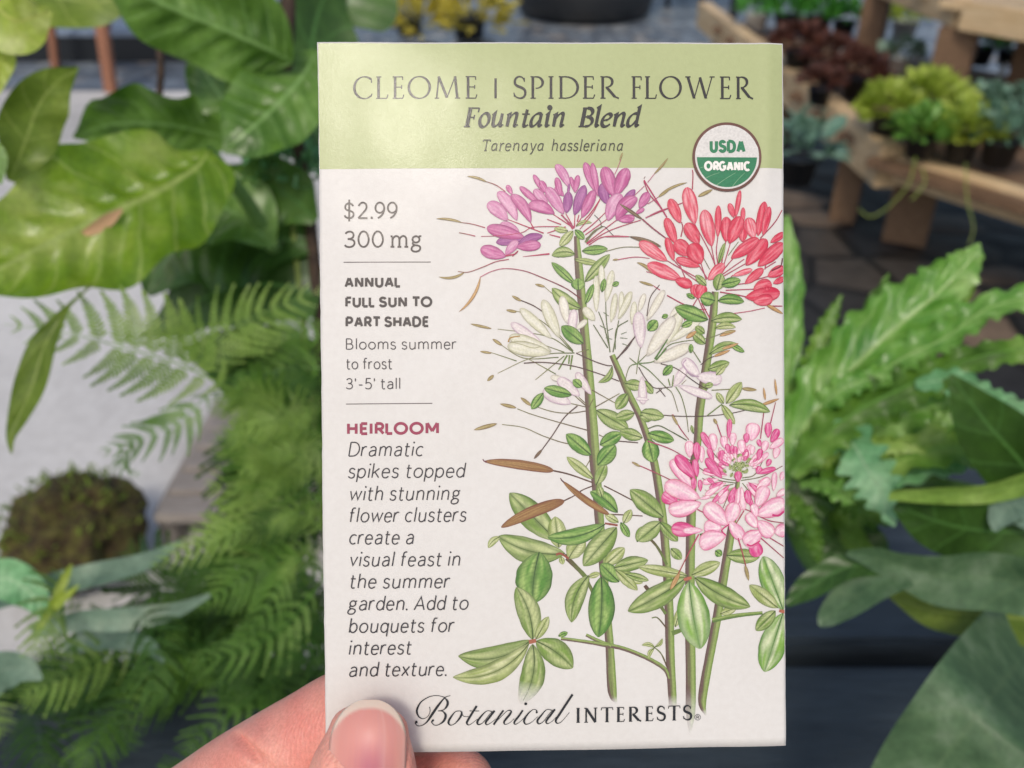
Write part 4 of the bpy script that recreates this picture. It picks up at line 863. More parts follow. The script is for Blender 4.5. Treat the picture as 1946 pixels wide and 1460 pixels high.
# black tub and chair legs on the far pavers
tb = on_z(1118, 47, ZG); tb.y += .4; rb = mm(118, (tb - EYE).length)
tub = empty('round_tub', (tb.x, tb.y, ZG)); upd(); tag(tub, 'round black tub on grey pavers behind the packet top', 'tub')
lathe('tub_body', [(.001, 0), (rb * .86, 0), (rb * .95, .03), (rb * 1.0, .12), (rb * 1.08, .5), (rb * 1.02, .5), (rb * .95, .4), (.001, .4)], M_BLACK, tub, 40); lathe('soil', [(.001, .42), (rb * .98, .42)], M_SOIL, tub, 30)
ch = empty('garden_chair', on_z(1330, 10, ZG)); upd(); tag(ch, 'dark metal garden chair on the far pavers', 'chair')
hs = []
for px, py, w_ in ((1268, 12, .05), (1332, 8, .045), (1392, 36, .07), (1300, -12, .04)):
    f = on_z(px, py, ZG); bar('leg', (f.x, f.y, ZG), (f.x, f.y, ZG + .44), w_ * .75, w_ * .75, M_DMETAL, ch, up=Vector((0, 1, 0))); hs.append(f)
cx_ = sum(h.x for h in hs) / 4; cy_ = sum(h.y for h in hs) / 4; bar('seat', (cx_ - .35, cy_, ZG + .455), (cx_ + .3, cy_, ZG + .455), 1.0, .03, M_DMETAL, ch); bar('backrest', (cx_ - .35, cy_ + .48, ZG + .72), (cx_ + .3, cy_ + .48, ZG + .72), .03, .5, M_DMETAL, ch)

# ---------------------------------------------------------------- leaves
def leaf_mat(name, dark, mid, light, veins=9, vein_c=None, gloss=.38, trans=.3, spec=.5, blotch=26, vw=.5, vm_=1.0):
    b = NB(name); uv = b.n('TexCoord').outputs['UV']; tc = b.n('TexCoord').outputs['Object']
    sx = b.n('SeparateXYZ', Vector=uv); X, T = sx.outputs[0], sx.outputs[1]
    def M(op, a_, c_=None, d_=None):
        m = b.n('Math', operation=op)
        for i, z in enumerate((a_, c_, d_)):
            if z is not None: b.set(m.inputs[i], z)
        return m.outputs[0]
    ax = M('ABSOLUTE', X); T = M('ADD', T, M('MULTIPLY', M('SUBTRACT', b.noise(30, 2, .5, tc), .5), .09))
    lat = M('SINE', M('MULTIPLY', M('SUBTRACT', T, M('MULTIPLY', ax, .16)), veins * 6.283))
    # (veins wander a little)
    latv = b.ramp(lat, [(.93, (0, 0, 0)), (1, (vw, vw, vw))]); mid_ = b.ramp(ax, [(.015, (vm_,) * 3), (.07, (0, 0, 0))])
    n = b.noise(blotch, 4, .6, tc); c = b.ramp(n, [(.3, lin(dark)), (.52, lin(mid)), (.75, lin(light))])
    vm = M('MAXIMUM', latv, mid_); c = b.mix(vm, c, lin(vein_c or light))
    c = b.mix(1, c, b.ramp(b.noise(330, 4, .65, tc), [(.3, (.8, .8, .78)), (.7, (1.1, 1.1, 1.08))]), 'MULTIPLY')
    b.p(Base_Color=c, Roughness=gloss); b.set(b.b.inputs['Specular IOR Level'], spec)
    b.bump(M('ADD', M('MULTIPLY', lat, .5), b.noise(160, 3, .6, tc)), .35, .0008)
    tr = b.n('BsdfTranslucent'); b.set(tr.inputs['Color'], b.mix(.5, c, b.mix(1, c, (1.3, 1.25, .5), 'MULTIPLY')))
    mx = b.n('MixShader'); mx.inputs[0].default_value = trans; b.set(mx.inputs[1], b.b.outputs[0]); b.set(mx.inputs[2], tr.outputs[0]); b.set(b.out.inputs['Surface'], mx.outputs[0])
    return b.m
LM = {
 'bright': leaf_mat('bright_leaf', '527f16', '86aa2c', 'c2d272', 8, 'b4c870', .3, .48, .65, 22), 'mid': leaf_mat('mid_leaf', '426a20', '668f38', '96ba68', 8, '8cb468', .34, .3, .6, 20), 'deep': leaf_mat('deep_leaf', '284418', '416428', '5c803a', 5, '54803f', .35, .25, .5, 20),
 'olive': leaf_mat('olive_leaf', '587022', '768f34', '9aac4c', 5, '9cae58', .4, .4, .4, 24), 'lime': leaf_mat('lime_leaf', '84a034', 'b0c450', 'd8e096', 5, 'c9d070', .4, .4, .4, 60), 'grey': leaf_mat('grey_green_leaf', '5a7666', '7a9482', 'a2b29e', 3, '90a48e', .6, .2, .3, 30, .1, .3),
 'stag': leaf_mat('staghorn_leaf', '39573a', '557350', '80967a', 3, '7d9468', .5, .2, .4, 45, .1, .12), 'crinkle': leaf_mat('crinkled_leaf', '4c8a2e', '77ab4a', 'aed082', 11, 'a8ca7c', .32, .32, .55, 40), 'mint': leaf_mat('mint_leaf', '5a9a62', '82bb86', 'b0d6ac', 9, 'a5cba0', .4, .3, .4, 40), 'fern': leaf_mat('fern_green', '33561a', '648e34', '9aba62', 4, '6a9a42', .38, .3, .35, 30, .2),
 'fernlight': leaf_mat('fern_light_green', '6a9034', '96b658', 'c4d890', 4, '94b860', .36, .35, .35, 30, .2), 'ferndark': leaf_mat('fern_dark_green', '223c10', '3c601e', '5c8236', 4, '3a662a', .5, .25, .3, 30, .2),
 'bluegreen': leaf_mat('blue_green_leaf', '476b5a', '6e917e', 'abc4b4', 3, '7da898', .4, .2, .4, 30, .1), 'maroon': leaf_mat('red_brown_leaf', '3c2420', '5a3830', '7c4f42', 3, '7c4f42', .5, .25, .3), 'seed': leaf_mat('seedling_leaf', '2f7a2c', '4f9c40', '83c060', 3, '83c060', .4, .3, .4), 'yellow': leaf_mat('yellow_leaf', 'a89c2a', 'c6b840', 'ddd27a', 3, 'e0d890', .4, .35, .4)}
def leaf(parent, ctrl, mat, roll=0, fold=.15, ruffle=(0, 0), lobes=(0, 0), quilt=0, n=44, m=12, name='leaf', curl=0, thick=.0004):
    'ctrl: (px, py, metres, half-width px) along the midrib from the base to the tip'
    Q = spline(ctrl, n); P = [at(q[0], q[1], q[2]) for q in Q]; vs_ = []; fs = []; uvs = []; sd_ = random.uniform(0, 60)
    for i in range(n + 1):
        T = (P[min(i + 1, n)] - P[max(i - 1, 0)]).normalized(); V = (P[i] - EYE).normalized(); S = T.cross(V).normalized(); S = Matrix.Rotation(R(roll), 3, T) @ S; N = S.cross(T)
        hw = max(Q[i][3], .4) * Q[i][2] / FPX; t = i / n
        lb = 1 - lobes[0] * (.5 + .5 * math.cos(t * lobes[1] * 6.283 + .6 * noise.noise((t * 4, sd_, 0)))) if lobes[0] else 1
        for j in range(m + 1):
            x = j / m * 2 - 1; ax = abs(x); h = hw * (1 - (1 - lb) * ax ** 1.5)
            off = fold * hw * ax ** 1.4 - curl * hw * ax ** 3
            if ruffle[0]: off += ruffle[0] * hw * ax ** 2 * (math.sin(t * ruffle[1] * 6.283 + (1.7 if x > 0 else 0) + sd_) + .8 * noise.noise((t * ruffle[1] * .9, x, sd_)))
            if quilt: off -= quilt * hw * abs(math.sin((t - .16 * ax + .035 * noise.noise((t * 5, x, sd_))) * 3.1416 * 6 * 1.6)) * (.6 + .6 * noise.noise((t * 3, x * 2, sd_ + 5))) * (1 - ax ** 3) * min(1, ax * 4)
            off += .05 * hw * noise.noise((t * 3 + sd_, x * 1.5, 2))
            vs_.append(P[i] + S * (x * h) - N * off); uvs.append((x, t))
    for i in range(n):
        for j in range(m): k = i * (m + 1) + j; fs.append((k, k + m + 1, k + m + 2, k + 1))
    o = mesh(name, [v_ - parent.location for v_ in vs_], fs, mat, parent, uvs=uvs)
    return o
def tube(parent, ctrl, mat, name='stem', n=24, k=10):
    'ctrl: (px, py, metres, radius px)'
    Q = spline(ctrl, n); P = [at(q[0], q[1], q[2]) - parent.location for q in Q]; vs_ = []; fs = []
    for i in range(n + 1):
        T = (P[min(i + 1, n)] - P[max(i - 1, 0)]).normalized(); S = T.cross(FW).normalized(); N = S.cross(T); r = Q[i][3] * Q[i][2] / FPX
        for j in range(k): a_ = j / k * 6.283; vs_.append(P[i] + S * (math.cos(a_) * r) + N * (math.sin(a_) * r))
    for i in range(n):
        for j in range(k): fs.append((i * k + j, i * k + (j + 1) % k, (i + 1) * k + (j + 1) % k, (i + 1) * k + j))
    return mesh(name, vs_, fs, mat, parent)
def frond(parent, ctrl, mat, L, n=20, nl=9, ang=64, roll=0, pw=.3, name='frond', up_l=1.0, lo_l=1.0, droop=.12):
    'a twice-cut fern frond; L = longest pinna in px'
    Q = spline(ctrl, 80); P = [at(*q[:3]) - parent.location for q in Q]; d0 = ctrl[len(ctrl) // 2][2]; Lm = L * d0 / FPX; vs_ = []; fs = []; uvs = []
    def quad(p, dirv, side, ln, wd):
        b_ = len(vs_)
        for (u, v_, uvx) in ((0, -.3, -.4), (.35, -.5, -.9), (.75, -.34, -.8), (1, 0, 0), (.75, .34, .8), (.35, .5, .9), (0, .3, .4)):
            vs_.append(p + dirv * (u * ln) + side * (v_ * wd) ); uvs.append((uvx, u))
        fs.append(tuple(range(b_, b_ + 7)))
    for i in range(len(P) - 1):                                   # rachis
        T = (P[i + 1] - P[i]).normalized(); S = T.cross(FW).normalized(); w_ = Lm * .018 * (1 - i / 90); b_ = len(vs_)
        vs_.extend([P[i] - S * w_, P[i] + S * w_, P[i + 1] + S * w_, P[i + 1] - S * w_]); uvs.extend([(0, .5)] * 4); fs.append((b_, b_ + 1, b_ + 2, b_ + 3))
    for k in range(n):
        t = .06 + .93 * (k + random.uniform(-.15, .15)) / n; f = min(max(t, 0), .999) * 80; i = min(int(f), 79); p = P[i].lerp(P[i + 1], f - i); T = (P[min(i + 2, 80)] - P[max(i - 1, 0)]).normalized()
        V = (p + parent.location - EYE).normalized(); S = Matrix.Rotation(R(roll), 3, T) @ T.cross(V).normalized(); N = S.cross(T)
        ln = Lm * (min(1, t / .22) ** .6) * (1 - ((t - .22) / .80) ** 1.6 if t > .22 else 1) * random.uniform(.88, 1.08)
        ln = max(ln, Lm * .06)
        for sg in (-1, 1):
            a_ = R(ang * (1 - .35 * t) + random.uniform(-6, 6)); D = (T * math.cos(a_) + S * (sg * math.sin(a_))).normalized(); l2 = ln * (up_l if sg < 0 else lo_l)
            D = (D + N * random.uniform(-.1, .1) + Vector((0, 0, -droop))).normalized(); s2 = D.cross(N).normalized(); q_ = p.copy(); step = l2 / nl; c0 = p.copy()
            for m_ in range(nl):
                tt = (m_ + .5) / nl; D = (D + Vector((0, 0, -droop * .12)) + T * .05).normalized(); s2 = D.cross(N).normalized(); q_ = q_ + D * step
                w_ = l2 * .17 * pw * 2 * (1 - tt ** 1.5 * .85) * random.uniform(.85, 1.1)
                b_ = len(vs_); vs_.extend([c0 - s2 * l2 * .008, c0 + s2 * l2 * .008, q_ + s2 * l2 * .008, q_ - s2 * l2 * .008]); uvs.extend([(0, .5)] * 4); fs.append((b_, b_ + 1, b_ + 2, b_ + 3)); c0 = q_.copy()
                for g in (-1, 1): dv = (s2 * g + D * .55 + N * random.uniform(-.15, .15)).normalized(); quad(q_, dv, D, w_, step * .92)
            quad(q_, D, s2, step * 1.6, step * .8)
    return mesh(name, vs_, fs, mat, parent, uvs=uvs, smooth=False)
def clump(name, px, py, pos, rpx, n, mat, label, cat, pot=None, group=None, lpx=22, flat=.75, asp=.6, soil=True, spiky=.3, pz=0):
    'a potted or tufted small-leaved plant: many separate leaves on a dome'
    d = (pos - EYE).dot(FW); r = rpx * d / FPX; ll = lpx * d / FPX; o = empty(name, pos); upd(); tag(o, label, cat, group)
    vs_ = []; fs = []; uvs = []
    for _ in range(n):
        th = random.uniform(0, 6.283); u = random.random() ** .55; el = math.acos(random.uniform(0, 1)); rr = r * (.45 + .55 * u)
        nrm = Vector((math.sin(el) * math.cos(th), math.sin(el) * math.sin(th), math.cos(el) * flat)); c = nrm * rr + Vector((0, 0, r * .15))
        D = (nrm + Vector((random.uniform(-1, 1), random.uniform(-1, 1), random.uniform(-.2, .8))) * (1 - spiky)).normalized(); S = D.cross(Vector((random.uniform(-1, 1), random.uniform(-1, 1), 1))).normalized(); N = S.cross(D)
        l_ = ll * random.uniform(.6, 1.3); w_ = l_ * asp * random.uniform(.75, 1.15); b_ = len(vs_)
        for k, (t, hx) in enumerate(((0, .12), (.3, .85), (.6, 1), (.85, .6), (1, .05))):
            for x in (-1, 0, 1): vs_.append(c + D * (t * l_) + S * (x * hx * w_ / 2) + N * (abs(x) * .12 * w_ - .25 * l_ * t * t * (.5 + .5 * random.random()))); uvs.append((x * .8, t))
        for k in range(4):
            for x in (0, 1): q = b_ + k * 3 + x; fs.append((q, q + 3, q + 4, q + 1))
    mesh('foliage', vs_, fs, mat, o, uvs=uvs)
    if pot: h = r * .75; lathe('pot', [(.001, -h), (r * .42, -h), (r * .55, -.02 * r), (r * .6, -.02 * r), (r * .6, .06 * r), (r * .54, .06 * r), (r * .5, -.05 * r), (.001, -.05 * r)], pot, o, 24, loc=(0, 0, -pz * r))
    return o

LM['beige'] = leaf_mat('straw_leaf', '8a7a5a', 'b09c7a', 'd0bca0', 3, 'd0bca0')
# ---------------------------------------------------------------- plants on the left
bp = empty('broad_leaf_plant', at(480, 520, .55)); upd(); tag(bp, 'broad glossy yellow-green leaved plant rising left of the packet', 'plant')
leaf(bp, [(398, 286, .50, 6), (372, 318, .49, 88), (300, 362, .475, 132), (215, 402, .46, 150), (110, 452, .445, 140), (10, 505, .43, 90), (-70, 550, .42, 4)], LM['bright'], roll=24, fold=.1, ruffle=(.13, 3.2), lobes=(.09, 4.3), quilt=.26, m=20, n=60)
leaf(bp, [(556, 118, .54, 8), (505, 92, .53, 80), (430, 58, .52, 96), (340, 22, .51, 96), (250, -20, .50, 70), (180, -60, .5, 5)], LM['mid'], roll=-22, fold=-.1, ruffle=(.12, 2.6), quilt=.18, m=18, n=54)
leaf(bp, [(604, 96, .56, 8), (570, 150, .55, 76), (520, 205, .54, 84), (470, 250, .53, 66), (425, 290, .53, 4)], LM['mid'], roll=18, fold=.12, ruffle=(.1, 3), quilt=.18, m=16)
leaf(bp, [(440, 262, .56, 8), (380, 250, .56, 66), (300, 236, .55, 82), (215, 236, .55, 64), (140, 262, .55, 4)], LM['mid'], roll=-35, fold=.1, ruffle=(.2, 4), quilt=.14)
leaf(bp, [(20, 345, .44, 8), (48, 270, .44, 50), (72, 205, .44, 54), (104, 160, .44, 34), (148, 128, .44, 3)], LM['olive'], roll=10, fold=.1, ruffle=(.22, 2.2))
leaf(bp, [(-60, -40, .42, 20), (-10, 10, .42, 70), (30, 40, .42, 60), (70, 30, .42, 36), (98, 22, .42, 3)], LM['lime'], roll=12, ruffle=(.12, 2))
leaf(bp, [(10, 90, .43, 14), (4, 120, .43, 22), (-4, 180, .43, 3)], LM['lime'])
leaf(bp, [(-20, -50, .62, 30), (70, -14, .62, 70), (180, 4, .62, 52), (270, -10, .62, 6)], LM['olive'], roll=-25, ruffle=(.1, 2))
leaf(bp, [(600, 470, .60, 10), (520, 450, .60, 80), (420, 450, .59, 110), (330, 480, .58, 90), (280, 560, .58, 8)], LM['deep'], roll=20, ruffle=(.08, 3), quilt=.1, m=16)
leaf(bp, [(640, 330, .64, 20), (600, 250, .64, 90), (590, 150, .64, 100), (600, 40, .64, 80), (640, -60, .64, 6)], LM['deep'], roll=20, ruffle=(.1, 3))
leaf(bp, [(640, 40, .66, 20), (660, 10, .66, 90), (700, -40, .66, 80), (760, -90, .66, 6)], LM['deep'], roll=-20)
leaf(bp, [(270, 640, .60, 3), (330, 610, .60, 36), (400, 560, .60, 70), (500, 540, .60, 90), (610, 560, .60, 50)], LM['deep'], roll=-20)
leaf(bp, [(660, 800, .60, 20), (560, 730, .60, 90), (470, 690, .60, 80), (400, 670, .60, 40), (350, 660, .6, 4)], LM['deep'], roll=20, ruffle=(.1, 3))
leaf(bp, [(500, 260, .57, 8), (450, 220, .57, 60), (410, 170, .57, 62), (380, 120, .57, 30), (372, 96, .57, 4)], LM['mid'], roll=-25, ruffle=(.16, 3), quilt=.18)
leaf(bp, [(520, 470, .57, 8), (470, 420, .57, 70), (410, 390, .57, 76), (350, 390, .57, 40), (310, 400, .57, 4)], LM['mid'], roll=25, ruffle=(.14, 3), quilt=.16)
leaf(bp, [(600, 420, .58, 10), (560, 380, .58, 60), (500, 350, .58, 62), (450, 340, .58, 8)], LM['deep'], roll=-20, ruffle=(.14, 3))
dp = leaf(bp, [(112, 476, .446, 2), (96, 482, .445, 7), (82, 488, .445, 6), (70, 492, .444, 2)], b.m if 0 else LM['beige'], name='dead_patch', n=8, m=4)
leaf(bp, [(470, 320, .58, 8), (440, 340, .58, 40), (400, 380, .58, 60), (360, 440, .58, 40), (340, 500, .58, 4)], LM['mid'], roll=-20, ruffle=(.15, 3), quilt=.15)
leaf(bp, [(470, 200, .59, 8), (400, 170, .59, 50), (330, 150, .59, 56), (270, 150, .59, 30), (232, 160, .59, 4)], LM['deep'], roll=25, ruffle=(.15, 3), quilt=.15) if 0 else None
leaf(bp, [(200, 520, .46, 2), (160, 555, .435, 2.5), (128, 585, .425, 5), (110, 612, .42, 14), (84, 660, .42, 26), (62, 730, .42, 30), (38, 790, .42, 20), (22, 830, .42, 9), (22, 862, .42, 2)], LM['olive'], roll=25, fold=.35)
leaf(bp, [(-30, 275, .42, 20), (-6, 300, .42, 18), (0, 350, .42, 4)], LM['mid'])
spot = leaf(bp, [(150, 448, .452, 3), (176, 436, .453, 11), (205, 418, .456, 13), (232, 398, .459, 3)], None, roll=24, n=12, m=4, name='dead_patch'); b = NB('dry_leaf'); b.p(Base_Color=lin('d2a880'), Roughness=.7); spot.data.materials.clear(); spot.data.materials.append(b.m)
tube(bp, [(398, 286, .50, 12), (430, 330, .52, 13), (470, 385, .55, 14), (520, 470, .6, 15)], LM['mid'], 'stem'); b = NB('dark_bark'); b.p(Base_Color=b.ramp(b.noise(120, 3), [(.3, lin('2c2018')), (.7, lin('4c3a2c'))]), Roughness=.8); M_BARK = b.m
tube(bp, [(545, -60, .55, 14), (548, 20, .55, 14), (543, 70, .55, 17), (541, 112, .55, 16), (556, 220, .57, 12), (590, 420, .6, 12), (620, 800, .6, 13), (640, 1180, .56, 14)], M_BARK, 'stem'); tube(bp, [(300, 70, .6, 7), (306, 130, .6, 7), (302, 214, .6, 6), (310, 330, .6, 6)], M_BARK, 'stem')
kale = clump('curly_leaf_plant', 540, 330, at(548, 345, .60), 78, 260, LM['mint'], 'small curly grey-green leaved plant tucked against the packet left edge', 'plant', lpx=22, asp=.8); tube(kale, [(548, 345, .60, 5), (575, 600, .60, 6), (640, 1180, .565, 8)], LM['olive'])

fern = empty('fern', at(600, 1050, .58)); upd(); tag(fern, 'lacy green fern with fronds fanned towards the pale floor', 'fern')
FR = [([(440, 740, .50), (345, 694, .48), (240, 662, .46), (120, 632, .445), (6, 616, .43)], 'fernlight', 140, 18, dict(up_l=.95, lo_l=.75, pw=.66, ang=80)),
 ([(360, 705, .51), (420, 640, .51), (510, 590, .52), (630, 545, .53)], 'fernlight', 95, 17, dict(pw=.42, ang=70)), ([(400, 745, .50), (340, 800, .49), (262, 836, .48), (186, 862, .47)], 'fern', 70, 14, dict(pw=.5)), ([(270, 832, .48), (240, 860, .48), (236, 890, .48), (276, 906, .48)], 'fern', 34, 9, dict(pw=.5)),
 ([(600, 800, .52), (520, 770, .52), (450, 764, .51), (400, 790, .5)], 'fernlight', 60, 15, {}), ([(640, 700, .54), (560, 700, .54), (470, 720, .54), (390, 760, .54)], 'fern', 90, 16, {}), ([(640, 640, .55), (540, 640, .55), (450, 680, .55)], 'fern', 90, 15, {}),
 ([(620, 960, .52), (540, 900, .51), (470, 860, .5), (400, 826, .49)], 'fern', 100, 17, {}), ([(620, 1010, .52), (540, 960, .51), (460, 930, .5), (386, 926, .49)], 'fernlight', 90, 17, {}), ([(600, 1050, .53), (520, 1010, .52), (440, 1000, .51), (350, 1010, .5)], 'fernlight', 84, 16, {}),
 ([(480, 1000, .48), (420, 1020, .47), (350, 1048, .46), (274, 1080, .45)], 'fernlight', 60, 15, {}), ([(640, 830, .50), (590, 870, .49), (540, 920, .49), (505, 975, .48)], 'fernlight', 52, 15, {}), ([(640, 900, .55), (560, 840, .55), (500, 800, .55), (420, 790, .55)], 'fern', 100, 16, {}),
 ([(630, 1100, .53), (560, 1090, .52), (490, 1110, .51), (430, 1170, .5)], 'fern', 90, 16, {}), ([(560, 1060, .49), (530, 1110, .48), (490, 1180, .47), (430, 1240, .46)], 'fern', 60, 15, {}), ([(600, 1120, .5), (540, 1190, .48), (450, 1240, .46), (330, 1260, .45)], 'fern', 90, 17, {}),
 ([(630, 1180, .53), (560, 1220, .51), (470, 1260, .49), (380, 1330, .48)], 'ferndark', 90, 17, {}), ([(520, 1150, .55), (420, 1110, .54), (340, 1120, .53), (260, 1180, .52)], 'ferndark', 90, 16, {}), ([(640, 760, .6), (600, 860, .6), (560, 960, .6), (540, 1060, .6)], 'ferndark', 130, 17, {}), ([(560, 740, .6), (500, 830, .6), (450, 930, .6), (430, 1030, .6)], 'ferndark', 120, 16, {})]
for c_, m_, L_, n_, kw in FR: frond(fern, c_, LM[m_], L_, n=max(8, int(n_ * .72)), nl=12, roll=random.uniform(-18, 18), **{'pw': .42, **kw})
rs = random.Random(5)
for i in range(30):
    bx, by = rs.uniform(470, 660), rs.uniform(680, 1180); tx, ty = bx - rs.uniform(110, 250), by + rs.uniform(-120, 130); d = rs.choice([.50, .53, .56, .59])
    lm_ = 345 if by > 1010 else 425
    if tx < lm_: tx = lm_ + rs.uniform(0, 30)
    frond(fern, [(bx, by, d + .03), ((bx * 2 + tx) / 3, (by * 2 + ty) / 3 - 18, d + .01), ((bx + 2 * tx) / 3, (by + 2 * ty) / 3 - 14, d), (tx, ty, d)], LM[['fern', 'ferndark', 'fernlight', 'ferndark', 'fern'][i % 5]], rs.uniform(60, 88), n=13, nl=11, pw=.44, roll=rs.uniform(-25, 25))
for i in range(12):
    bx, by = rs.uniform(500, 650), rs.uniform(700, 1150); a_ = rs.uniform(2.2, 4.3); ln = rs.uniform(90, 170); tx, ty = max(bx + ln * math.cos(a_), 400), by + ln * .7 * math.sin(a_)
    frond(fern, [(bx, by, .495), ((bx + tx) / 2, (by + ty) / 2 - rs.uniform(10, 30), .475), (tx, ty, .465)], LM['fernlight'], rs.uniform(36, 56), n=14, nl=9, pw=.45, roll=rs.uniform(-30, 30), droop=rs.uniform(.05, .3))
fern2 = empty('fern', at(250, 1500, .5)); upd(); tag(fern2, 'dense dark green fern filling the lower left below the pale strap leaves', 'fern')
rs = random.Random(11)
tips = [(60, 1450), (150, 1470), (250, 1430), (345, 1440), (420, 1400), (110, 1360), (205, 1340), (300, 1350), (395, 1310), (30, 1330), (480, 1330), (150, 1270), (250, 1250), (335, 1230), (60, 1250), (520, 1270), (420, 1230), (560, 1200), (190, 1400), (10, 1400), (460, 1450), (300, 1480), (90, 1480)]
for i, (tx, ty) in enumerate(tips):
    a_ = rs.uniform(-2.3, -.3) if i % 3 else rs.uniform(-.9, .2); ln = rs.uniform(190, 300); bx, by = tx + ln * math.cos(a_), ty + ln * math.sin(a_) * .7
    d = .45 + .004 * (i % 7) * 4 + (.1 if i % 4 == 0 else 0)
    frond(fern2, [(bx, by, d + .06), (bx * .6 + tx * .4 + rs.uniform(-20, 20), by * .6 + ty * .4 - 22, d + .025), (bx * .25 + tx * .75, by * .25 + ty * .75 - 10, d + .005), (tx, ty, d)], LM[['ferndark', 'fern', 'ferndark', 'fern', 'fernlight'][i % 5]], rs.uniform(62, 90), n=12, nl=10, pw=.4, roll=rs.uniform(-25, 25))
for i in range(44):
    bx, by = rs.uniform(-60, 660), rs.uniform(1150, 1520); a_ = rs.uniform(0, 6.28); ln = rs.uniform(150, 230)
    if bx < 300 and by < 1230: by += 160
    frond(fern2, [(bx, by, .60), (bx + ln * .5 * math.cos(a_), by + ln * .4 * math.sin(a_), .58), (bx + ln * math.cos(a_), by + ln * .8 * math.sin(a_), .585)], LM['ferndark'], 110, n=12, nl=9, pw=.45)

sl = empty('staghorn_fern', at(120, 1180, .5)); upd(); tag(sl, 'pale grey-green strap-leaved fern at the lower left edge', 'fern')
leaf(sl, [(-40, 1150, .50, 20), (60, 1122, .50, 22), (170, 1096, .50, 24), (270, 1070, .51, 18), (345, 1030, .51, 4)], LM['grey'], roll=-20, fold=.2); leaf(sl, [(60, 1200, .49, 16), (150, 1180, .49, 20), (240, 1176, .49, 23), (330, 1160, .5, 16), (400, 1130, .5, 4)], LM['grey'], roll=20)
leaf(sl, [(-60, 1120, .48, 30), (10, 1100, .48, 40), (60, 1130, .48, 30), (90, 1180, .48, 4)], LM['mint'], roll=10, ruffle=(.1, 2)); leaf(sl, [(-50, 1330, .46, 30), (-10, 1280, .46, 40), (40, 1270, .46, 30), (80, 1290, .46, 4)], LM['grey'], roll=20); leaf(sl, [(120, 1230, .52, 14), (200, 1210, .52, 30), (280, 1230, .52, 16), (310, 1260, .52, 4)], LM['grey'], roll=-30)
leaf(sl, [(70, 1200, .47, 8), (100, 1150, .47, 9), (122, 1100, .47, 9), (136, 1072, .47, 2)], LM['lime'], roll=20); leaf(sl, [(80, 1180, .47, 6), (118, 1140, .47, 8), (150, 1112, .47, 2)], LM['lime'])
# mossy hanging basket
mg = on_z(142, 1096, ZG); mp = at_y(142, 1012, mg.y); mr = mm(108, (mp - EYE).length); mb = empty('moss_basket', mp); upd(); tag(mb, 'brown mossy ball-shaped basket on the pale floor at left', 'basket')
b = NB('moss'); tc = b.n('TexCoord').outputs['Object']; b.p(Base_Color=b.ramp(b.noise(42, 5, .65, tc), [(.3, lin('1c1a10')), (.45, lin('4a3c22')), (.58, lin('5c5a28')), (.75, lin('8c7a4a'))]), Roughness=.95); b.bump(b.noise(110, 4, .7, tc), 1, .012)
bm = bmesh.new(); bmesh.ops.create_icosphere(bm, subdivisions=5, radius=1)
for v_ in bm.verts: k = 1 + .22 * noise.noise(v_.co * 2.3) + .12 * noise.noise(v_.co * 6); v_.co = Vector((v_.co.x, v_.co.y, v_.co.z * .8)) * mr * k
me = bpy.data.meshes.new('moss_ball'); bm.to_mesh(me); bm.free(); me.materials.append(b.m); me.polygons.foreach_set('use_smooth', [True] * len(me.polygons)); put(bpy.data.objects.new('moss_ball', me), mb)
vs_ = []; fs = []; uvs = []
for _ in range(170):
    th = random.uniform(0, 6.283); z_ = random.uniform(.25, 1); q = math.sqrt(max(0, 1 - z_ * z_)); c_ = Vector((q * math.cos(th), q * math.sin(th), z_ * .8)) * mr * random.uniform(.95, 1.16); D = (c_.normalized() + Vector((random.uniform(-1, 1), random.uniform(-1, 1), random.uniform(-.3, 1)))).normalized(); S = D.cross(Vector((.3, .2, 1))).normalized(); l_ = mr * random.uniform(.08, .16); b_ = len(vs_)
    vs_ += [c_ - S * l_ * .2, c_ + S * l_ * .2, c_ + D * l_ + S * l_ * .16, c_ + D * l_ - S * l_ * .16]; uvs += [(-.5, 0), (.5, 0), (.5, 1), (-.5, 1)]; fs.append((b_, b_ + 1, b_ + 2, b_ + 3))
mesh('foliage', vs_, fs, LM['olive'], mb, uvs=uvs)

# ---------------------------------------------------------------- plants on the right
rf = empty('crested_fern', at(1500, 900, .46)); upd(); tag(rf, 'bright green fern with ruffled puckered strap leaves right of the packet', 'fern')
CR = LM['crinkle']
leaf(rf, [(1440, 960, .47, 20), (1505, 850, .465, 50), (1590, 735, .46, 78), (1690, 635, .455, 80), (1780, 560, .45, 62), (1840, 500, .45, 36), (1862, 462, .45, 3)], CR, roll=18, fold=-.12, ruffle=(.2, 8), lobes=(.17, 18), quilt=.3, m=20, n=90)
leaf(rf, [(1500, 880, .46, 16), (1600, 770, .46, 36), (1700, 690, .455, 40), (1800, 640, .45, 36), (1880, 585, .445, 34), (1990, 560, .44, 26)], CR, roll=-30, fold=.15, ruffle=(.3, 9), lobes=(.18, 17), quilt=.15, n=70); leaf(rf, [(1500, 900, .45, 20), (1600, 800, .45, 52), (1720, 735, .445, 52), (1850, 680, .44, 34), (1990, 655, .435, 28)], LM['fern'], roll=-25, fold=-.15, ruffle=(.22, 10), lobes=(.22, 18), quilt=.15, n=70)
leaf(rf, [(1560, 850, .46, 14), (1612, 838, .45, 48), (1648, 890, .44, 56), (1676, 940, .435, 46), (1700, 1000, .43, 6)], LM['mint'], roll=15, fold=.1, ruffle=(.12, 5), lobes=(.42, 8), n=70); leaf(rf, [(1470, 900, .48, 26), (1490, 780, .48, 34), (1500, 640, .48, 26), (1502, 520, .48, 24), (1494, 410, .48, 6)], CR, roll=15, ruffle=(.3, 6), lobes=(.12, 11), quilt=.15)
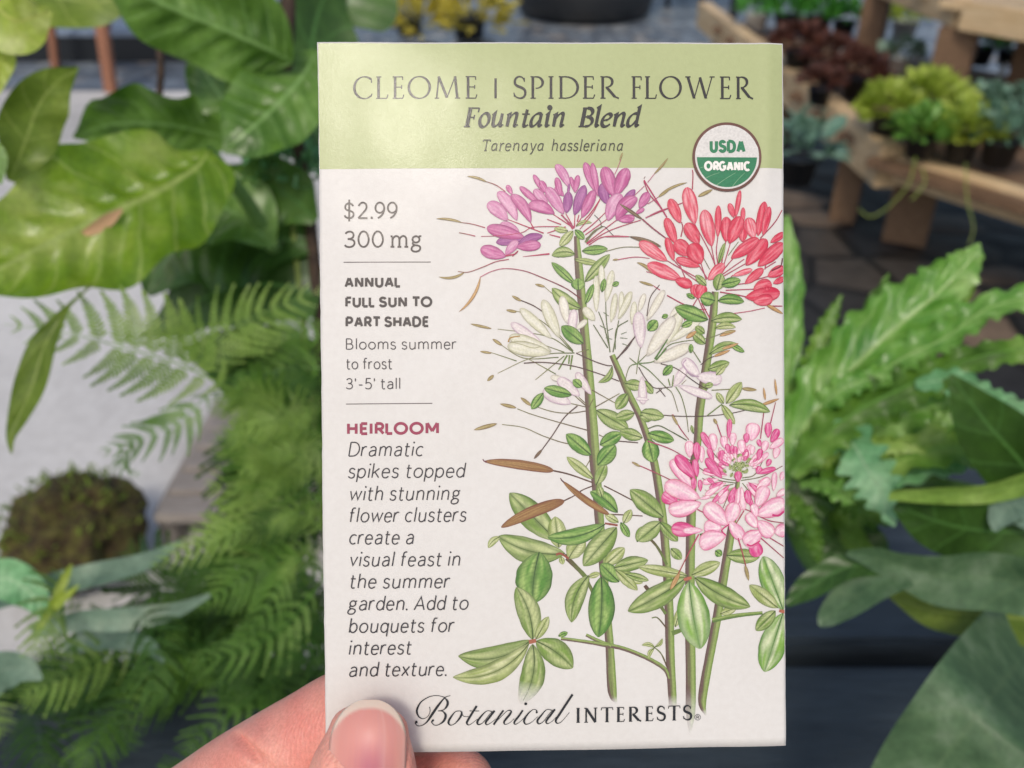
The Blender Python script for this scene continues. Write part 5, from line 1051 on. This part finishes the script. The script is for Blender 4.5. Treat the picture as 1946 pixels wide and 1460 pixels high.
leaf(rf, [(1560, 900, .46, 14), (1680, 880, .455, 40), (1800, 850, .45, 46), (1900, 870, .45, 30), (1990, 900, .45, 20)], LM['fern'], roll=-30, ruffle=(.2, 6), lobes=(.2, 12), quilt=.1); leaf(rf, [(1740, 730, .44, 12), (1810, 725, .44, 30), (1880, 762, .435, 32), (1960, 790, .43, 26)], LM['mint'], roll=10, ruffle=(.2, 5), lobes=(.25, 8))
leaf(rf, [(1500, 960, .5, 20), (1560, 900, .5, 50), (1660, 840, .5, 60), (1780, 800, .5, 40), (1900, 790, .5, 8)], LM['fern'], roll=20, ruffle=(.2, 6), lobes=(.2, 12)); leaf(rf, [(1480, 980, .49, 30), (1530, 930, .49, 60), (1600, 880, .49, 50), (1680, 860, .49, 10)], LM['deep'], ruffle=(.15, 4))
leaf(rf, [(1800, 600, .46, 10), (1830, 560, .46, 16), (1838, 530, .46, 14), (1836, 510, .46, 4)], LM['bright']); leaf(rf, [(1650, 720, .47, 8), (1720, 640, .47, 24), (1790, 590, .47, 26), (1830, 545, .47, 4)], LM['mint'], ruffle=(.2, 4))
leaf(rf, [(1510, 900, .47, 14), (1590, 850, .465, 44), (1690, 800, .46, 50), (1790, 770, .46, 34), (1850, 765, .46, 4)], CR, roll=20, fold=-.12, ruffle=(.25, 7), lobes=(.25, 13), quilt=.18, n=60); leaf(rf, [(1560, 930, .47, 12), (1660, 905, .465, 34), (1780, 885, .46, 34), (1870, 860, .46, 20), (1930, 830, .46, 3)], LM['mint'], roll=-25, ruffle=(.25, 6), lobes=(.3, 11), n=60); leaf(rf, [(1480, 870, .475, 12), (1540, 800, .47, 26), (1600, 700, .47, 30), (1650, 600, .47, 24), (1690, 520, .47, 3)], LM['fern'], roll=-30, ruffle=(.3, 8), lobes=(.2, 13), n=60)
for (x0, y0, x1, y1, x2, y2, hw, m_, d) in ((1490, 860, 1600, 740, 1760, 700, 26, 'crinkle', .455), (1500, 900, 1640, 850, 1760, 860, 24, 'fernlight', .45), (1520, 920, 1620, 940, 1720, 905, 22, 'crinkle', .45), (1490, 840, 1545, 690, 1600, 560, 24, 'fern', .47), (1700, 830, 1800, 800, 1960, 830, 26, 'crinkle', .455), (1560, 960, 1660, 980, 1790, 960, 24, 'fern', .47), (1500, 940, 1540, 1010, 1560, 1080, 22, 'fern', .47)):
    leaf(rf, [(x0, y0, d + .02, 8), ((x0 + x1) / 2, (y0 + y1) / 2 - 8, d + .01, hw), (x1, y1, d, hw * 1.1), ((x1 + x2) / 2, (y1 + y2) / 2 - 8, d, hw * .8), (x2, y2, d, 3)], LM[m_], roll=random.uniform(-30, 30), fold=.12, ruffle=(.3, 9), lobes=(.3, 15), quilt=.2, n=70)
for (tx, ty, m_) in ((1540, 1000, 'deep'), (1600, 1010, 'fern'), (1560, 1060, 'deep'), (1800, 960, 'fern'), (1740, 920, 'deep'), (1900, 980, 'deep'), (1660, 1060, 'deep')):
    leaf(rf, [(1500, 930, .54, 14), (1500 * .5 + tx * .5, 930 * .5 + ty * .5 - 20, .54, 44), (tx, ty, .53, 40), (tx + 60, ty + 40, .53, 4)], LM[m_], roll=random.uniform(-30, 30), ruffle=(.15, 3))
sr = empty('staghorn_fern', at(1900, 1150, .42)); upd(); tag(sr, 'grey-green staghorn fern with broad antler leaves at the lower right edge', 'fern'); SG = LM['stag']
leaf(sr, [(2010, 980, .42, 60), (1950, 890, .41, 74), (1880, 810, .405, 62), (1830, 745, .40, 26), (1806, 712, .40, 3)], LM['deep'], roll=-15, fold=.1); leaf(sr, [(1990, 905, .40, 30), (1880, 935, .40, 24), (1780, 940, .40, 20), (1690, 940, .40, 12)], LM['fernlight'], roll=-40, fold=.2)
leaf(sr, [(1990, 1120, .40, 60), (1890, 1100, .40, 62), (1790, 1096, .40, 56), (1710, 1076, .40, 34), (1660, 1058, .4, 24), (1610, 1050, .40, 6)], SG, roll=-28, fold=.25); leaf(sr, [(1720, 1090, .40, 30), (1670, 1110, .40, 34), (1610, 1145, .40, 34), (1572, 1176, .40, 20), (1558, 1190, .4, 4)], SG, roll=25, fold=.2); leaf(sr, [(1690, 1072, .405, 22), (1610, 1078, .405, 26), (1540, 1115, .405, 26), (1494, 1150, .405, 6)], LM['deep'], roll=20)
leaf(sr, [(1990, 1180, .44, 70), (1880, 1170, .44, 60), (1770, 1160, .44, 46), (1690, 1130, .44, 8)], LM['olive'], roll=30, fold=.2); leaf(sr, [(2010, 1010, .42, 60), (1880, 1010, .42, 66), (1780, 990, .42, 56), (1700, 960, .42, 10)], LM['deep'], roll=-25)
leaf(sr, [(2080, 1090, .54, 96), (1985, 1200, .46, 100), (1912, 1288, .385, 106), (1872, 1340, .350, 108), (1836, 1388, .346, 106), (1790, 1448, .352, 102), (1742, 1515, .360, 92), (1660, 1620, .37, 60), (1600, 1690, .38, 6)], SG, roll=-14, fold=.14, n=70, m=16); leaf(sr, [(1990, 1000, .41, 26), (1930, 960, .41, 36), (1900, 985, .41, 22), (1890, 1010, .41, 4)], LM['grey'], roll=10)
leaf(sr, [(1980, 1440, .36, 60), (1920, 1480, .36, 40), (1860, 1520, .36, 6)], LM['grey'])

# ---------------------------------------------------------------- little plants on and under the stand, and beyond
def on_stand(name, px, py, rpx, n, mat, label, pot=None, **kw):
    p_ = on_z(px, py + rpx * .62, ZT); p_ = at_y(px, py, p_.y); return clump(name, px, py, p_, rpx, n, LM[mat], label, 'plant', pot, 'plants set out on the timber stand', **kw)
SB, SM = 'lime green trailing succulent', M_BLACK
on_stand('trailing_succulent', 1688, 222, 52, 190, 'lime', 'lime green trailing succulent at the near corner of the timber stand', M_BLACK, lpx=28, asp=.62, spiky=.55)
on_stand('trailing_succulent', 1768, 212, 62, 230, 'lime', 'lime and yellow succulent behind the corner one, before the right brown post', M_BLACK, lpx=30, asp=.62, spiky=.55)
on_stand('trailing_succulent', 1752, 262, 50, 170, 'crinkle', 'paler green succulent spilling over the front beam near the corner', M_BLACK, lpx=28, asp=.62, spiky=.55)
on_stand('trailing_succulent', 1832, 262, 56, 190, 'lime', 'yellow-green succulent at the front beam beside the blue-green rosettes', M_BLACK, lpx=30, asp=.62, spiky=.55)
on_stand('rosette_plant', 1905, 268, 62, 150, 'bluegreen', 'largest blue-green rosette plant, on the right front beam of the stand', M_BLACK, lpx=30, asp=.55)
on_stand('rosette_plant', 1868, 205, 40, 90, 'bluegreen', 'small blue-green rosette plant behind the lime succulents on the stand', M_BLACK, lpx=22, asp=.6)
on_stand('rosette_plant', 1936, 206, 44, 100, 'bluegreen', 'blue-green rosette plant beside the rightmost brown post', M_BLACK, lpx=24, asp=.6)
on_stand('red_leaf_plant', 1520, 96, 50, 240, 'maroon', 'red-brown leaved plant on the stand, the one against the packet top corner', M_DMETAL, lpx=18)
on_stand('red_leaf_plant', 1578, 122, 54, 260, 'maroon', 'red-brown leaved plant in the middle of its row, left of the left post', M_DMETAL, lpx=18)
on_stand('red_leaf_plant', 1632, 148, 50, 230, 'maroon', 'red-brown leaved plant at the foot of the left brown post', M_DMETAL, lpx=18)
on_stand('red_leaf_plant', 1560, 168, 40, 140, 'maroon', 'low red-brown leaved plant on the left beam of the stand', M_DMETAL, lpx=16)
on_stand('seedling_tuft', 1440, 26, 38, 200, 'seed', 'bright green seedling tuft at the far left end of the stand', M_WHITE, lpx=15)
on_stand('seedling_tuft', 1498, 30, 44, 230, 'seed', 'bright green seedling tuft, second from the far end of the stand', M_DMETAL, lpx=15)
on_stand('seedling_tuft', 1556, 34, 44, 230, 'seed', 'green seedling tuft behind the red-brown plants, midway to the left post', M_DMETAL, lpx=15)
on_stand('seedling_tuft', 1606, 42, 38, 190, 'seed', 'green seedling tuft touching the left brown post', M_DMETAL, lpx=15)
on_stand('seedling_tuft', 1722, 40, 44, 200, 'lime', 'yellow-green tuft in a white pot between the two brown posts', M_WHITE, lpx=20)
on_stand('seedling_tuft', 1712, 110, 34, 110, 'grey', 'pale grey-leaved tuft below the yellow-green one between the brown posts', M_WHITE, lpx=18)
on_stand('seedling_tuft', 1868, 92, 40, 180, 'seed', 'green tuft under the upper tier, nearer the right brown post', M_DMETAL, lpx=18)
on_stand('seedling_tuft', 1918, 96, 36, 150, 'deep', 'dark green tuft under the upper tier at the picture edge', M_DMETAL, lpx=18)
for k, (pts) in enumerate(([(1740, 300, 2.5, 1.7), (1726, 350, 2.45, 1.4), (1690, 392, 2.4, 1.4), (1655, 412, 2.4, 1.4), (1632, 398, 2.4, 1.1)], [(1752, 320, 2.4, 1.7), (1758, 345, 2.4, 1.4), (1740, 372, 2.4, 1.4), (1730, 380, 2.4, 1.1)], [(1835, 310, 2.3, 1.4), (1838, 380, 2.3, 1.4), (1850, 430, 2.3, 1.1), (1842, 465, 2.3, 1.1)])):
    par = [o for o in bpy.data.objects if o.name.startswith('trailing_succulent')][min(k, 2)]; tube(par, pts, LM['olive'], 'trailing_stem')
g_ = on_z(1520, 345, ZG); g_ = at_y(1520, 300, on_z(1700, 470, ZG).y - .35); cl = clump('low_shrub', 1520, 300, g_, 66, 60, LM['bluegreen'], 'blue-green leafy plant in the shade left of the stand corner', 'plant', M_BLACK, lpx=44, asp=.55)
for px, py, r_p, n_, m_, lb in ((800, 66, 58, 130, 'yellow', 'yellow variegated plant peeping over the packet top edge, left one'), (905, 60, 66, 150, 'yellow', 'yellow variegated plant peeping over the packet top edge, right one'), (775, 8, 50, 60, 'grey', 'pale grey-green plant behind the left yellow variegated one'), (890, 4, 60, 70, 'beige', 'beige and straw leaved plant behind the right yellow variegated one')):
    clump('variegated_plant', px, py, at_y(px, py, on_z(px, py + r_p * 1.15, ZG).y), r_p, n_, LM[m_], lb, 'plant', M_BLACK, 'plants behind the packet top', lpx=34, asp=.36, spiky=.75, flat=1.1, pz=.4)

for k, (px, py) in enumerate(((1838, 120), (1898, 138), (1600, 88))):
    p_ = on_z(px, py + 12, ZT); t_ = bar('plant_tag', p_ + Vector((0, 0, .002)), p_ + Vector((.004, -.012, .062)), .003, .022, M_WHITE, None, up=Vector((1, 0, 0)), bev=.001)
    tag(t_, ['white plant tag under the upper tier, beside the right brown post', 'white plant tag at the picture edge under the upper tier', 'white plant tag among the red-brown plants'][k], 'plant tag', 'white tags on the stand')
